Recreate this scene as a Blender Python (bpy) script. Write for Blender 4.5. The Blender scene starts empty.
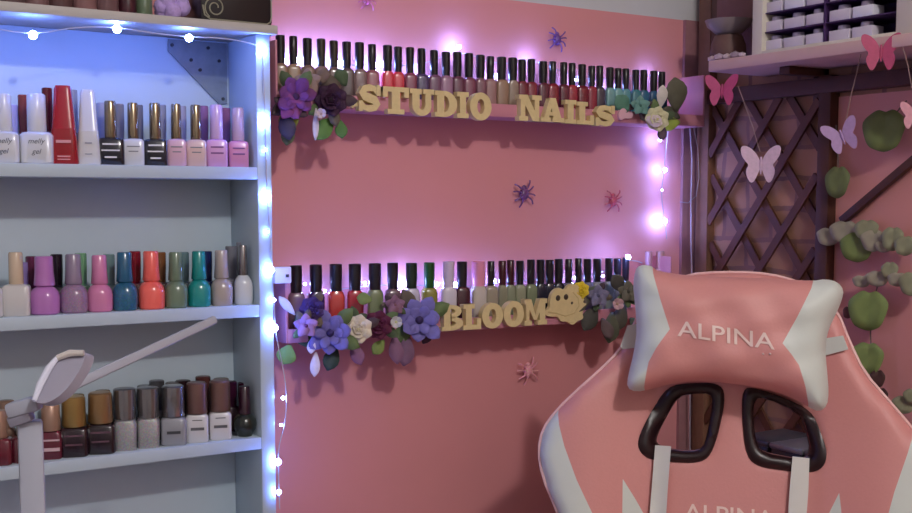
import bpy, bmesh, math, random
from mathutils import Vector, Matrix
from mathutils.geometry import delaunay_2d_cdt
random.seed(7)
S = bpy.context.scene
COL = S.collection
PI = math.pi

# ------------------------------------------------------------------ camera
FPX = 1165.0; CX = 456.0; CY = 305.0
YAW = math.radians(33); PITCH = math.radians(5)
CAM = Vector((0, -1.5, 1.35))
Rv = Vector((math.cos(YAW), -math.sin(YAW), 0))
Hv = Vector((math.sin(YAW), math.cos(YAW), 0))
Fv = Hv * math.cos(PITCH) - Vector((0, 0, 1)) * math.sin(PITCH)
Uv = Rv.cross(Fv)
cd = bpy.data.cameras.new('camera'); cam = bpy.data.objects.new('camera', cd); COL.objects.link(cam)
cd.sensor_width = 36; cd.lens = FPX * 36 / 912; cd.clip_start = .02
cd.shift_y = (CY - 256.5) / 912
cam.matrix_world = Matrix(((Rv.x, Uv.x, -Fv.x, CAM.x), (Rv.y, Uv.y, -Fv.y, CAM.y), (Rv.z, Uv.z, -Fv.z, CAM.z), (0, 0, 0, 1)))
S.camera = cam

def ray(px, py): return Fv + Rv * ((px - CX) / FPX) - Uv * ((py - CY) / FPX)
def PY(px, py, y):
    d = ray(px, py); return CAM + d * ((y - CAM.y) / d.y)
def PX(px, py, x):
    d = ray(px, py); return CAM + d * ((x - CAM.x) / d.x)
def PD(px, py, dist):
    return CAM + ray(px, py) * dist
def PP(px, py, o, n):
    d = ray(px, py); return CAM + d * ((o - CAM).dot(n) / d.dot(n))

# ------------------------------------------------------------------ materials
def lin(c):
    c = c / 255
    return c / 12.92 if c <= .04045 else ((c + .055) / 1.055) ** 2.4
MATS = {}
def M(rgb, rough=.5, metal=0.0, var=0.0, scale=40, bump=0.0, coat=0.0, trans=0.0, glit=0.0):
    key = (tuple(rgb), rough, metal, var, scale, bump, coat, trans, glit)
    if key in MATS: return MATS[key]
    m = bpy.data.materials.new('paint_%d_%d_%d' % tuple(rgb)); m.use_nodes = True
    nt = m.node_tree; b = nt.nodes['Principled BSDF']
    c = (lin(rgb[0]), lin(rgb[1]), lin(rgb[2]), 1)
    b.inputs['Base Color'].default_value = c
    b.inputs['Roughness'].default_value = rough
    b.inputs['Metallic'].default_value = metal
    b.inputs['Coat Weight'].default_value = coat
    b.inputs['Transmission Weight'].default_value = trans
    if var or bump:
        tc = nt.nodes.new('ShaderNodeTexCoord')
        n = nt.nodes.new('ShaderNodeTexNoise'); n.inputs['Scale'].default_value = scale; n.inputs['Detail'].default_value = 4
        nt.links.new(tc.outputs['Object'], n.inputs['Vector'])
        if var:
            r = nt.nodes.new('ShaderNodeMixRGB')
            r.inputs[1].default_value = tuple(max(0, v * (1 - var)) for v in c[:3]) + (1,)
            r.inputs[2].default_value = tuple(min(1, v * (1 + var)) for v in c[:3]) + (1,)
            nt.links.new(n.outputs['Fac'], r.inputs[0]); nt.links.new(r.outputs[0], b.inputs['Base Color'])
        if bump:
            bn = nt.nodes.new('ShaderNodeBump'); bn.inputs['Strength'].default_value = bump; bn.inputs['Distance'].default_value = .002
            nt.links.new(n.outputs['Fac'], bn.inputs['Height']); nt.links.new(bn.outputs[0], b.inputs['Normal'])
    if glit:
        tc = nt.nodes.new('ShaderNodeTexCoord')
        v = nt.nodes.new('ShaderNodeTexVoronoi'); v.inputs['Scale'].default_value = 900
        nt.links.new(tc.outputs['Object'], v.inputs['Vector'])
        mx = nt.nodes.new('ShaderNodeMixRGB'); mx.blend_type = 'OVERLAY'; mx.inputs[0].default_value = glit
        mx.inputs[1].default_value = c
        nt.links.new(v.outputs['Color'], mx.inputs[2]); nt.links.new(mx.outputs[0], b.inputs['Base Color'])
    MATS[key] = m
    return m
def emis(rgb, strength):
    m = bpy.data.materials.new('glow'); m.use_nodes = True
    nt = m.node_tree; b = nt.nodes['Principled BSDF']
    b.inputs['Base Color'].default_value = (1, 1, 1, 1)
    b.inputs['Emission Color'].default_value = (*rgb, 1); b.inputs['Emission Strength'].default_value = strength
    return m
def glassy(rgb, alpha):
    m = M(rgb, .15).copy(); m.name = 'clear_plastic'
    m.node_tree.nodes['Principled BSDF'].inputs['Alpha'].default_value = alpha
    return m

# ------------------------------------------------------------------ mesh helpers
class MB:
    def __init__(s): s.b = bmesh.new()
    def box(s, lo, hi, bev=0.0, mat=None):
        lo = Vector(lo); hi = Vector(hi)
        r = bmesh.ops.create_cube(s.b, size=1)
        vs = r['verts']; c = (lo + hi) / 2; d = hi - lo
        for v in vs: v.co = Vector((v.co.x * d.x, v.co.y * d.y, v.co.z * d.z)) + c
        if mat is not None: bmesh.ops.transform(s.b, matrix=mat, verts=vs)
        if bev:
            es = list({e for v in vs for e in v.link_edges})
            bmesh.ops.bevel(s.b, geom=es, offset=bev, segments=2, profile=.5, affect='EDGES')
        return s
    def tube(s, pts, r, seg=8, cap=True, ell=None):
        pts = [Vector(p) for p in pts]
        rs = r if isinstance(r, (list, tuple)) else [r] * len(pts)
        rings = []; up = None
        for i, p in enumerate(pts):
            t = (pts[min(i + 1, len(pts) - 1)] - pts[max(i - 1, 0)])
            if t.length < 1e-9: t = Vector((0, 0, 1))
            t.normalize()
            if up is None:
                up = Vector((0, 0, 1)) if abs(t.z) < .9 else Vector((1, 0, 0))
            a = t.cross(up).normalized(); b2 = a.cross(t).normalized(); up = b2
            ring = []
            for k in range(seg):
                q = 2 * PI * k / seg
                ring.append(s.b.verts.new(p + a * math.cos(q) * rs[i] + b2 * math.sin(q) * rs[i] * (ell or 1)))
            rings.append(ring)
        for i in range(len(rings) - 1):
            for k in range(seg):
                s.b.faces.new((rings[i][k], rings[i][(k + 1) % seg], rings[i + 1][(k + 1) % seg], rings[i + 1][k]))
        if cap:
            s.b.faces.new(rings[0][::-1]); s.b.faces.new(rings[-1])
        return s
    def loft(s, secs, seg=20, mat=None):
        """secs: (z, rx, ry, exponent)"""
        rings = []
        for z, rx, ry, n in secs:
            ring = []
            for k in range(seg):
                q = 2 * PI * (k + .5) / seg; c, si = math.cos(q), math.sin(q)
                x = math.copysign(abs(c) ** (2 / n), c) * rx; y = math.copysign(abs(si) ** (2 / n), si) * ry
                ring.append(s.b.verts.new((x, y, z)))
            rings.append(ring)
        for i in range(len(rings) - 1):
            for k in range(seg):
                s.b.faces.new((rings[i][k], rings[i][(k + 1) % seg], rings[i + 1][(k + 1) % seg], rings[i + 1][k]))
        s.b.faces.new(rings[0][::-1]); s.b.faces.new(rings[-1])
        if mat is not None: bmesh.ops.transform(s.b, matrix=mat, verts=[v for r in rings for v in r])
        return s
    def prism(s, pts, d, mat=None):
        """pts 2D polygon in xz, extruded from y=0 to y=d"""
        a = [s.b.verts.new((p[0], 0, p[1])) for p in pts]; b2 = [s.b.verts.new((p[0], d, p[1])) for p in pts]
        n = len(pts)
        s.b.faces.new(a); s.b.faces.new(b2[::-1])
        for i in range(n): s.b.faces.new((a[i], b2[i], b2[(i + 1) % n], a[(i + 1) % n]))
        if mat is not None: bmesh.ops.transform(s.b, matrix=mat, verts=a + b2)
        return s
    def ball(s, c, r, sc=(1, 1, 1), sub=2, mat=None):
        r_ = bmesh.ops.create_icosphere(s.b, subdivisions=sub, radius=r)
        for v in r_['verts']:
            p = Vector((v.co.x * sc[0], v.co.y * sc[1], v.co.z * sc[2]))
            if mat is not None: p = mat @ p
            v.co = p + Vector(c)
        return s
    def build(s, name, m, parent=None, smooth=True, loc=None, angle=40):
        bmesh.ops.recalc_face_normals(s.b, faces=s.b.faces)
        me = bpy.data.meshes.new(name); s.b.to_mesh(me); s.b.free()
        me.materials.append(m)
        if smooth:
            for p in me.polygons: p.use_smooth = True
            try: me.set_sharp_from_angle(angle=math.radians(angle))
            except Exception: pass
        o = bpy.data.objects.new(name, me); COL.objects.link(o)
        if parent: o.parent = parent
        if loc is not None: o.location = loc
        return o
def thing(name, label, cat, loc=(0, 0, 0), rz=0, group=None):
    o = bpy.data.objects.new(name, None); COL.objects.link(o)
    o.empty_display_size = .02
    o.location = loc; o.rotation_euler = (0, 0, rz); o['label'] = label; o['category'] = cat
    if group: o['group'] = group
    return o
def tag(o, label, cat, group=None):
    o['label'] = label; o['category'] = cat
    if group: o['group'] = group
    return o
def struct(name, mb, m):
    o = mb.build(name, m, smooth=False); o['kind'] = 'structure'; return o
ORD = ['', 'first', 'second', 'third', 'fourth', 'fifth', 'sixth', 'seventh', 'eighth', 'ninth', 'tenth', 'eleventh', 'twelfth', 'thirteenth',
       'fourteenth', 'fifteenth', 'sixteenth', 'seventeenth', 'eighteenth', 'nineteenth', 'twentieth']
ORD += ['twenty-' + w for w in ORD[1:10]] + ['thirtieth'] + ['thirty-' + w for w in ORD[1:10]]

# ------------------------------------------------------------------ room
XR = PX  # alias kept for clarity
WX = 1.484          # right wall plane
PINK_END = PY(681, 150, 0).x
zpink = PY(690, 21, 0).z
CEIL = 2.75; XL = -1.6; YB = -3.4
pink = M((214, 142, 144), .62, var=.05, scale=9, bump=.25)
struct('wall_back', MB().box((XL, 0, 0), (WX + .1, .1, zpink)), pink)
struct('wall_back_upper', MB().box((XL, 0, zpink), (WX + .1, .1, CEIL)), M((196, 196, 198), .7, var=.03))
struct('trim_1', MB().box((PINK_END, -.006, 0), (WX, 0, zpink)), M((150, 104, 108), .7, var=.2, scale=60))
# brick wallpaper on the right wall
mb_ = bpy.data.materials.new('brick_wallpaper'); mb_.use_nodes = True
nt = mb_.node_tree; bs = nt.nodes['Principled BSDF']; bs.inputs['Roughness'].default_value = .8
tc = nt.nodes.new('ShaderNodeTexCoord'); sp = nt.nodes.new('ShaderNodeSeparateXYZ'); cb = nt.nodes.new('ShaderNodeCombineXYZ')
nt.links.new(tc.outputs['Object'], sp.inputs[0]); nt.links.new(sp.outputs['Y'], cb.inputs['X']); nt.links.new(sp.outputs['Z'], cb.inputs['Y'])
nz = nt.nodes.new('ShaderNodeTexNoise'); nz.inputs['Scale'].default_value = 14; nz.inputs['Detail'].default_value = 5
nt.links.new(cb.outputs[0], nz.inputs['Vector'])
vm = nt.nodes.new('ShaderNodeVectorMath'); vm.operation = 'MULTIPLY_ADD'; vm.inputs[1].default_value = (.02, .02, 0)
nt.links.new(nz.outputs['Color'], vm.inputs[0]); nt.links.new(cb.outputs[0], vm.inputs[2])
bk = nt.nodes.new('ShaderNodeTexBrick'); bk.inputs['Scale'].default_value = 1
bk.inputs['Brick Width'].default_value = .105; bk.inputs['Row Height'].default_value = .05; bk.inputs['Mortar Size'].default_value = .004
bk.inputs['Color1'].default_value = (lin(196), lin(144), lin(112), 1); bk.inputs['Color2'].default_value = (lin(166), lin(120), lin(98), 1)
bk.inputs['Mortar'].default_value = (lin(146), lin(106), lin(94), 1)
nt.links.new(vm.outputs[0], bk.inputs['Vector'])
mx = nt.nodes.new('ShaderNodeMixRGB'); mx.blend_type = 'MULTIPLY'; mx.inputs[0].default_value = .35
nt.links.new(bk.outputs['Color'], mx.inputs[1]); nt.links.new(nz.outputs['Fac'], mx.inputs[2]); nt.links.new(mx.outputs[0], bs.inputs['Base Color'])
struct('wall_right', MB().box((WX, YB, 0), (WX + .1, 0, CEIL)), mb_)
struct('wall_left', MB().box((XL - .1, YB, 0), (XL, .1, CEIL)), M((206, 204, 206), .8))
struct('wall_front', MB().box((XL - .1, YB - .1, 0), (WX + .1, YB, CEIL)), M((206, 204, 206), .8))
struct('ceiling', MB().box((XL - .1, YB - .1, CEIL), (WX + .1, .1, CEIL + .1)), M((215, 212, 212), .8))
fm = bpy.data.materials.new('laminate_floor'); fm.use_nodes = True
nt = fm.node_tree; bs = nt.nodes['Principled BSDF']; bs.inputs['Roughness'].default_value = .45
tc = nt.nodes.new('ShaderNodeTexCoord'); wv = nt.nodes.new('ShaderNodeTexBrick'); wv.inputs['Scale'].default_value = 1
wv.inputs['Brick Width'].default_value = 1.2; wv.inputs['Row Height'].default_value = .14; wv.inputs['Mortar Size'].default_value = .003
wv.inputs['Color1'].default_value = (.22, .17, .15, 1); wv.inputs['Color2'].default_value = (.27, .21, .18, 1); wv.inputs['Mortar'].default_value = (.06, .05, .04, 1)
nt.links.new(tc.outputs['Object'], wv.inputs['Vector']); nt.links.new(wv.outputs['Color'], bs.inputs['Base Color'])
struct('floor', MB().box((XL - .1, YB - .1, -.1), (WX + .1, .1, 0)), fm)
# ------------------------------------------------------------------ rack on the left
white = M((186, 202, 214), .45, var=.02)
YF = -.095
RACK_X0 = -.35
xo = PY(272, 200, YF).x; xi = PY(258, 200, YF).x
def shelfz(px, py): return PY(px, py, YF).z
zs = [shelfz(130, 165.0), shelfz(130, 311.5), shelfz(130, 452.8)]
th = .0155
zt_top = shelfz(130, 14); zt_bot = shelfz(130, 23.5)
rack = thing('wall_shelf', 'white wooden wall rack of shelves crowded with nail polish bottles', 'shelf', (0, 0, zs[2] - .25))
def rp(name, lo, hi, m=white, bev=.001, lab=None):
    z0 = zs[2] - .25
    o = MB().box((lo[0], lo[1], lo[2] - z0), (hi[0], hi[1], hi[2] - z0), bev).build(name, m, rack)
    if lab: o['label'] = lab
    return o
zb = zs[2] - .25
rp('back_panel', (RACK_X0, -.004, zb), (xi, -.0005, zt_bot))
rp('side_panel', (xi, YF, zb), (xo, -.0005, zt_bot))
rp('side_panel', (RACK_X0 - .018, YF, zb), (RACK_X0, -.0005, zt_bot))
for z in zs: rp('shelf', (RACK_X0, YF, z - th), (xi, -.004, z))
rp('shelf', (RACK_X0, YF, zb), (xi, -.004, zb + th))
rp('top_board', (RACK_X0 - .02, YF - .012, zt_bot), (xo + .006, -.0005, zt_top), M((186, 184, 182), .5, var=.02))
# triangular metal plate in the corner
yp = -.006
tri = [PY(168, 37, yp), PY(227, 37, yp), PY(227, 104, yp), PY(219, 104, yp), PY(168, 51, yp)]
zc = min(zt_bot - .002, 9)
pm = M((118, 130, 142), .4, metal=.35, var=.25, scale=90)
pts = [(min(p.x, PY(227, 60, yp).x), min(p.z, zc)) for p in tri]
pl = MB().prism(pts, .0015).build('corner_bracket', pm, rack, smooth=False, loc=(0, yp - .0005, -zb))
for px, py in [(172, 45), (208, 48), (219, 61), (200, 70), (223, 99), (191, 60)]:
    p = PY(px, py, yp)
    MB().loft([(0, .0024, .0024, 2), (.0012, .0022, .0022, 2)], 10, Matrix.Rotation(PI / 2, 4, 'X')).build('screw', M((48, 52, 60), .4, metal=.5), pl,
        loc=(p.x, 0, p.z))

# ------------------------------------------------------------------ bottles
CHROME = M((150, 148, 150), .18, metal=.9)
BRONZE = M((152, 138, 112), .22, metal=.85)
def bottle(kind, loc, H, r, split, body, cap, label, group, rz=None, tube_r=.5, lab=None, name='nail_polish_bottle', txt=None, cat='nail polish'):
    """split: fraction of H that is body; r: body radius"""
    if rz is None: rz = -YAW + .25
    t = thing(name, label, cat, loc, rz, group)
    hb = H * split; b = MB(); c = MB(); cr = r * tube_r
    if kind == 'round':
        b.loft([(0, r * .86, r * .86, 2.6), (hb * .05, r * .97, r * .97, 2.6), (hb * .3, r, r, 2.6), (hb * .62, r, r, 2.5), (hb * .78, r * .92, r * .92, 2.3),
                (hb * .9, r * .75, r * .75, 2.1), (hb * .97, r * .56, r * .56, 2), (hb, r * .5, r * .5, 2)])
        c.loft([(hb, cr * 1.08, cr * 1.08, 2), (hb + .001, cr * 1.15, cr * 1.15, 2), (hb + (H - hb) * .45, cr * 1.02, cr * 1.02, 2), (H - .0015, cr * .98, cr * .98, 2), (H, cr * .85, cr * .85, 2)])
    elif kind == 'square':
        b.loft([(0, r * .9, r * .8, 5), (hb * .04, r * .97, r * .86, 6), (hb * .88, r * .97, r * .86, 6), (hb * .96, r * .85, r * .76, 5), (hb, r * .5, r * .5, 3)], 28)
        c.loft([(hb, cr, cr, 2), (hb + .001, cr * 1.05, cr * 1.05, 2), (H - .002, cr, cr, 2), (H, cr * .85, cr * .85, 2)])
    elif kind == 'tall':
        b.loft([(0, r * .95, r * .8, 5), (hb * .06, r, r * .84, 5), (hb, r * .84, r * .72, 5)], 28)
        c.loft([(hb, r * .83, r * .71, 5), (hb + .001, r * .8, r * .68, 5), (H - .004, r * .6, r * .55, 4), (H, r * .5, r * .45, 4)], 28)
    elif kind == 'globe':
        b.loft([(0, r * .6, r * .6, 2)] + [(r * (1 + math.sin(a)), r * math.cos(a), r * math.cos(a), 2) for a in [-.75, -.4, 0, .4, .8, 1.1]], 24)
        hb = r * 1.88
        c.loft([(hb, cr, cr, 2), (H - .001, cr * .9, cr * .9, 2), (H, cr * .8, cr * .8, 2)])
    elif kind == 'slim':
        b.loft([(0, r * .95, r * .8, 5), (hb * .88, r, r * .85, 5), (hb * .96, r * .88, r * .78, 4), (hb, max(cr, r * .6), max(cr, r * .6), 2)], 20)
        c.loft([(hb, cr * .95, cr * .95, 2), (hb + (H - hb) * .5, cr * 1.05, cr * 1.05, 2), (H - .001, cr * 1.05, cr * 1.05, 2), (H, cr * .9, cr * .9, 2)], 14)
    b.build('bottle_body', body, t); c.build('cap', cap, t)
    if lab:
        fr = r * .86 if kind == 'square' else r * .84
        l = MB()
        wl = r * .72
        for z0, z1, w in lab[1]:
            l.box((-wl * w, -fr - .0004, hb * z0), (wl * w, -fr + .0006, hb * z1))
        l.build('label_print', lab[0], t, smooth=False)
    if txt:
        for s_, zf, sz in txt:
            cu = bpy.data.curves.new('printed_word', 'FONT'); cu.body = s_; cu.size = sz; cu.align_x = 'CENTER'; cu.extrude = .0002; cu.shear = .3
            cu.materials.append(M((90, 92, 104), .6))
            to = bpy.data.objects.new('printed_word', cu); COL.objects.link(to)
            me = bpy.data.meshes.new_from_object(to.evaluated_get(bpy.context.evaluated_depsgraph_get())); bpy.data.objects.remove(to)
            o = bpy.data.objects.new('printed_word', me); COL.objects.link(o); o.parent = t
            o.location = (0, -r * .86 - .0003, hb * zf); o.rotation_euler = (PI / 2, 0, 0)
    return t

def row(items, zsh, yaxis, base, group, shelfname, start=1):
    """items: (kind, bx0, bx1, top_y, split, body, cap, tube_r, label, extra)"""
    for it in items:
        kind, x0, x1, ty, split, body, cap, tr, label = it[:9]; ex = it[9] if len(it) > 9 else {}
        cx = (x0 + x1) / 2
        by = base(cx)
        p = PY(cx, by, yaxis); top = PY(cx, ty, yaxis)
        Z = (p - CAM).dot(Fv)
        r = (x1 - x0) / 2 / FPX * Z
        if kind == 'square': r *= 1.08
        bottle(kind, (p.x, yaxis, zsh), top.z - zsh, r, split, body, cap, label, group, tube_r=tr, **ex)

def G(*c, **k): return M(c, k.pop('rough', .22), coat=.4, **k)
ya = -.072; yb_ = -.030
lines_w = (M((225, 225, 230), .5), [(.72, .78, .8), (.5, .55, .9), (.25, .31, .6)])
lines_d = (M((120, 120, 130), .5), [(.68, .72, .8), (.5, .54, .6)])
lines_p = (M((120, 70, 130), .5), [(.68, .73, .8), (.46, .52, .8)])
gA = 'polish bottles on the top shelf of the white rack'
base1 = lambda x: 165 + 0 * x
WB = G(214, 216, 222)
row([
 ('square', -8, 19, 94, .46, WB, WB, .5, 'squat white gel bottle cut by the frame edge, beside its twin on the top shelf', {'txt': [('melly', .62, .0085), ('gel', .3, .0085)]}),
 ('square', 23, 53, 94, .46, WB, WB, .55, 'squat white gel bottle with handwritten print, left of the tall red bottle', {'txt': [('melly', .62, .0085), ('gel', .3, .0085)]}),
 ('tall', 51, 79, 86, .45, G(150, 22, 34), G(158, 24, 36), .8, 'tall tapering dark red bottle on the top shelf', {'lab': (M((214, 150, 156), .5), [(.6, .68, .7), (.2, .24, .6), (.12, .15, .6)])}),
 ('tall', 78, 101, 90, .45, WB, WB, .8, 'tall tapering white bottle beside the red one', {'lab': (M((150, 152, 165), .5), [(.62, .66, .4), (.3, .33, .4)])}),
 ('square', 99, 124, 101, .43, G(30, 30, 40), BRONZE, .42, 'black labelled bottle with bronze cap, beside the tall white bottle', {'lab': lines_w}),
 ('square', 124, 144, 103, .43, WB, BRONZE, .48, 'white bottle with bronze cap standing between two black labelled ones', {'lab': lines_d}),
 ('square', 145, 167, 103, .43, G(30, 30, 40), BRONZE, .46, 'black labelled bottle with bronze cap, between white and pale pink bottles', {'lab': lines_w}),
 ('square', 168, 186, 104, .44, G(214, 172, 190), BRONZE, .5, 'pale pink bottle with bronze cap on the top shelf', {'lab': lines_d}),
 ('square', 187, 206, 105, .44, G(216, 184, 180), BRONZE, .5, 'nude beige bottle with bronze cap on the top shelf', {'lab': lines_d}),
 ('square', 207, 227, 105, .45, G(212, 158, 206), G(206, 172, 208), .58, 'lilac pink bottle with pale lilac cap, second from the top shelf end', {'lab': lines_p}),
 ('square', 229, 248, 108, .45, G(208, 136, 172), G(196, 168, 190), .58, 'rosy pink bottle with mauve cap at the end of the top shelf', {'lab': lines_p}),
], zs[0], ya, base1, gA, 'top')
gA2 = 'polish bottles in the back row of the top shelf'
bk = [(14, 105, (176, 168, 208), 'lilac'), (25, 95, (128, 54, 50), 'brownish red'), (49, 88, (96, 16, 26), 'dark red'), (74, 90, (150, 152, 160), 'silver grey'), (103, 103, (168, 170, 190), 'pale grey'),
      (120, 104, (132, 130, 136), 'dull silver'), (139, 105, (120, 118, 124), 'pewter'), (162, 105, (150, 150, 160), 'steel grey'), (182, 106, (170, 166, 176), 'pearl grey'), (204, 106, (146, 100, 140), 'mauve'), (226, 108, (140, 84, 120), 'plum'), (243, 110, (128, 84, 122), 'dusky purple')]
for px, ty, c, n in bk:
    row([('slim', px - 9, px + 9, ty, .44, G(*c), G(*c), .55, 'bottle with %s cap half hidden in the back row, top shelf' % n)], zs[0], yb_, lambda x: 160, gA2, 'top')

gB = 'round polish bottles on the middle shelf of the white rack'
base2 = lambda x: 320 - .064 * x
def RB(x0, x1, ty, c, label, cap=None, glit=0, kind='round', tr=.58, split=.49, lab=None):
    b = G(*c, glit=glit)
    return (kind, x0, x1, ty, split, b, cap or G(*c), tr, label, {'lab': lab} if lab else {})
row([
 RB(-24, 3, 255, (196, 196, 200), 'pale grey bottle cut by the frame edge on the middle shelf', kind='square'),
 RB(5, 30, 252, (206, 204, 206), 'white bottle with cream cap on the middle shelf', cap=G(202, 182, 160), kind='square', tr=.5, split=.5),
 RB(31, 60, 256, (180, 116, 188), 'lilac purple round bottle with matching cap', tr=.62),
 RB(61, 88, 254, (146, 118, 150), 'shimmering mauve grey round bottle with grey cap', cap=G(142, 128, 152), glit=.2, tr=.55),
 RB(88, 113, 255, (206, 126, 172), 'rose pink round bottle on the middle shelf'),
 RB(113, 138, 252, (34, 92, 128), 'petrol blue glitter bottle beside the coral one', glit=.3),
 RB(139, 165, 251, (240, 104, 96), 'bright coral bottle on the middle shelf'),
 RB(165, 188, 252, (104, 124, 104), 'sage green bottle between the coral and teal ones'),
 RB(188, 211, 251, (14, 134, 132), 'teal green bottle on the middle shelf'),
 RB(211, 233, 250, (168, 156, 152), 'taupe beige bottle on the middle shelf'),
 RB(234, 253, 245, (204, 210, 220), 'white bottle with silver cap at the end of the middle shelf', cap=CHROME, tr=.45, lab=(M((90, 150, 170), .5), [(.5, .56, .5), (.35, .4, .6)])),
], zs[1], ya, base2, gB, 'middle')
for px, ty, c, n in [(24, 262, (150, 130, 190), 'violet'), (33, 256, (92, 28, 66), 'maroon'), (58, 254, (34, 22, 38), 'black cherry'), (82, 253, (110, 160, 120), 'mint green'), (110, 254, (110, 140, 140), 'grey green'),
                     (136, 251, (128, 16, 34), 'crimson'), (161, 252, (122, 78, 44), 'copper brown'), (184, 252, (94, 124, 128), 'slate teal'), (207, 251, (14, 34, 92), 'navy blue'), (232, 246, (120, 120, 130), 'gunmetal'), (243, 242, (140, 140, 146), 'tall silver')]:
    row([('slim', px - 9, px + 9, ty, .44, G(*c), G(*c), .62, 'bottle with %s cap in the back row of the middle shelf' % n)], zs[1], yb_, lambda x: 312 - .05 * x, 'polish bottles in the back row of the middle shelf', 'middle')

gC = 'polish bottles on the lower shelf of the white rack'
base3 = lambda x: 468 - .117 * x
GOLD = M((170, 140, 84), .3, metal=.6); TAN = M((172, 140, 122), .35, metal=.4); ROSE = M((128, 98, 92), .35, metal=.5); SILV = M((150, 150, 152), .2, metal=.85)
stripes = (M((206, 180, 190), .5), [(.3, .42, 1.1), (.66, .72, 1.1)])
fa = (M((90, 60, 76), .5), [(.7, .76, .9), (.4, .46, .8)])
GL = M((166, 166, 170), .3, metal=.5, glit=.25)
row([
 ('square', -12, 12, 410, .5, G(96, 22, 40), TAN, .6, 'wine red bottle with tan cap cut by the frame edge, lower shelf'),
 ('square', 14, 40, 408, .5, G(80, 20, 36), TAN, .6, 'dark red bottle standing behind the lamp post'),
 ('square', 42, 62, 404, .52, G(92, 22, 44), TAN, .82, 'wine red bottle with pale stripe, right beside the lamp post', {'lab': stripes}),
 ('square', 62, 88, 396, .5, G(34, 14, 26), GOLD, .8, 'near black bottle with wide gold cap', {'lab': fa}),
 ('square', 88, 115, 392, .5, G(30, 14, 24), M((160, 128, 88), .3, metal=.6), .78, 'near black bottle with tan gold cap next to glitter bottles', {'lab': fa}),
 ('slim', 115, 137, 388, .5, GL, SILV, .95, 'silver glitter bottle, left one of the pair'),
 ('slim', 138, 160, 387, .5, GL, SILV, .95, 'silver glitter bottle, right one of the pair'),
 ('square', 162, 186, 385, .48, G(142, 144, 154), SILV, .85, 'grey bottle with dark bar on its label, lower shelf', {'lab': (M((56, 58, 66), .5), [(.42, .52, .7)])}),
 ('square', 187, 208, 382, .48, G(204, 204, 210), ROSE, .88, 'white labelled bottle with rose brown cap, left of two alike', {'lab': (M((92, 92, 100), .5), [(.44, .54, .8), (.78, .81, .6)])}),
 ('square', 210, 231, 380, .48, G(204, 204, 210), ROSE, .88, 'white labelled bottle with rose brown cap beside the dark globe bottle', {'lab': (M((92, 92, 100), .5), [(.44, .54, .8), (.78, .81, .6)])}),
 ('globe', 233, 257, 386, .5, G(26, 34, 32, glit=.3), G(44, 14, 34), .5, 'dark green globe shaped glitter bottle at the lower shelf end'),
], zs[2], ya, base3, gC, 'lower')
for px, ty, c, n, mt in [(8, 400, (150, 120, 104), 'tan', .3), (52, 402, (140, 108, 96), 'dull bronze', .4), (78, 394, (150, 120, 60), 'old gold', .5), (104, 390, (140, 112, 70), 'brass', .5), (124, 388, (150, 150, 150), 'bright silver', .7),
                         (146, 385, (126, 126, 130), 'grey metal', .7), (158, 380, (110, 110, 116), 'smoky silver', .7), (174, 382, (126, 120, 118), 'nickel', .6), (184, 380, (44, 24, 30), 'blackish', .0), (204, 376, (98, 58, 56), 'dark copper', .4),
                         (222, 378, (120, 96, 84), 'bronze brown', .4), (230, 381, (58, 12, 42), 'aubergine', .0), (246, 382, (52, 12, 36), 'dark plum', .0)]:
    m_ = M(c, .25, metal=mt)
    row([('slim', px - 9, px + 9, ty, .5, m_, m_, .8, 'bottle with %s cap in the back row of the lower shelf' % n)], zs[2], yb_, lambda x: 458 - .11 * x, 'polish bottles in the back row of the lower shelf', 'lower')

# ------------------------------------------------------------------ things on top of the rack
zt = zt_top
yk = -.06
p0 = PY(192, 16, yk); p1 = PY(264, 22, yk)
bx = thing('gift_box', 'black box with silver swirl outline on top of the white rack', 'box', ((p0.x + p1.x) / 2, yk, zt))
w = (p1.x - p0.x) / 2
MB().box((-w, -.03, 0), (w, .045, .075), .006).build('box_body', M((34, 30, 34), .3), bx)
sw = []
for i in range(30):
    a = i * .36; rr = .004 + .00035 * i
    sw.append((-w * .62 + rr * math.cos(a), -.0312, .018 + rr * math.sin(a)))
MB().tube(sw, .0009, 6).build('swirl', M((170, 170, 150), .3, metal=.5), bx)
rim = [(-w * .95, -.0312, .02), (-w * .9, -.0312, .008), (-w * .75, -.0312, .0035), (w * .8, -.0312, .003), (w * .9, -.0312, .006), (w * .93, -.0312, .012), (w * .93, -.0312, .07)]
MB().tube(rim, .001, 6).build('outline', M((170, 170, 150), .3, metal=.5), bx)
p = PY(169, 12, yk)
b = MB()
for i in range(9):
    a = i * 2.4; b.ball((math.cos(a) * .009 * (i % 3), math.sin(a) * .005 * (i % 3), .012 + .006 * (i // 3)), .011, sub=2)
tag(b.build('pom_pom', M((186, 160, 222), .9, var=.3, scale=200, bump=1), loc=(p.x, yk, zt)), 'fluffy lilac pom pom beside the black swirl box', 'pom pom')
def jar(px, wpx, h, c, label, capc=None):
    p = PY(px, 8, yk); r = wpx / 2 / FPX * 1.6
    t = thing('jar', label, 'jar', (p.x, yk, zt), 0, None)
    MB().loft([(0, r * .92, r * .92, 2), (.002, r, r, 2), (h * .8, r, r, 2), (h * .85, r * .85, r * .85, 2)]).build('jar_body', M(c, .3, coat=.3), t)
    MB().loft([(h * .85, r * .9, r * .9, 2), (h, r * .9, r * .9, 2)]).build('lid', M(capc or c, .3), t)
jar(144, 15, .05, (92, 110, 86), 'muted green jar beside the lilac pom pom')
jar(127, 17, .05, (60, 20, 34), 'dark maroon jar beside the green jar')
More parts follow.
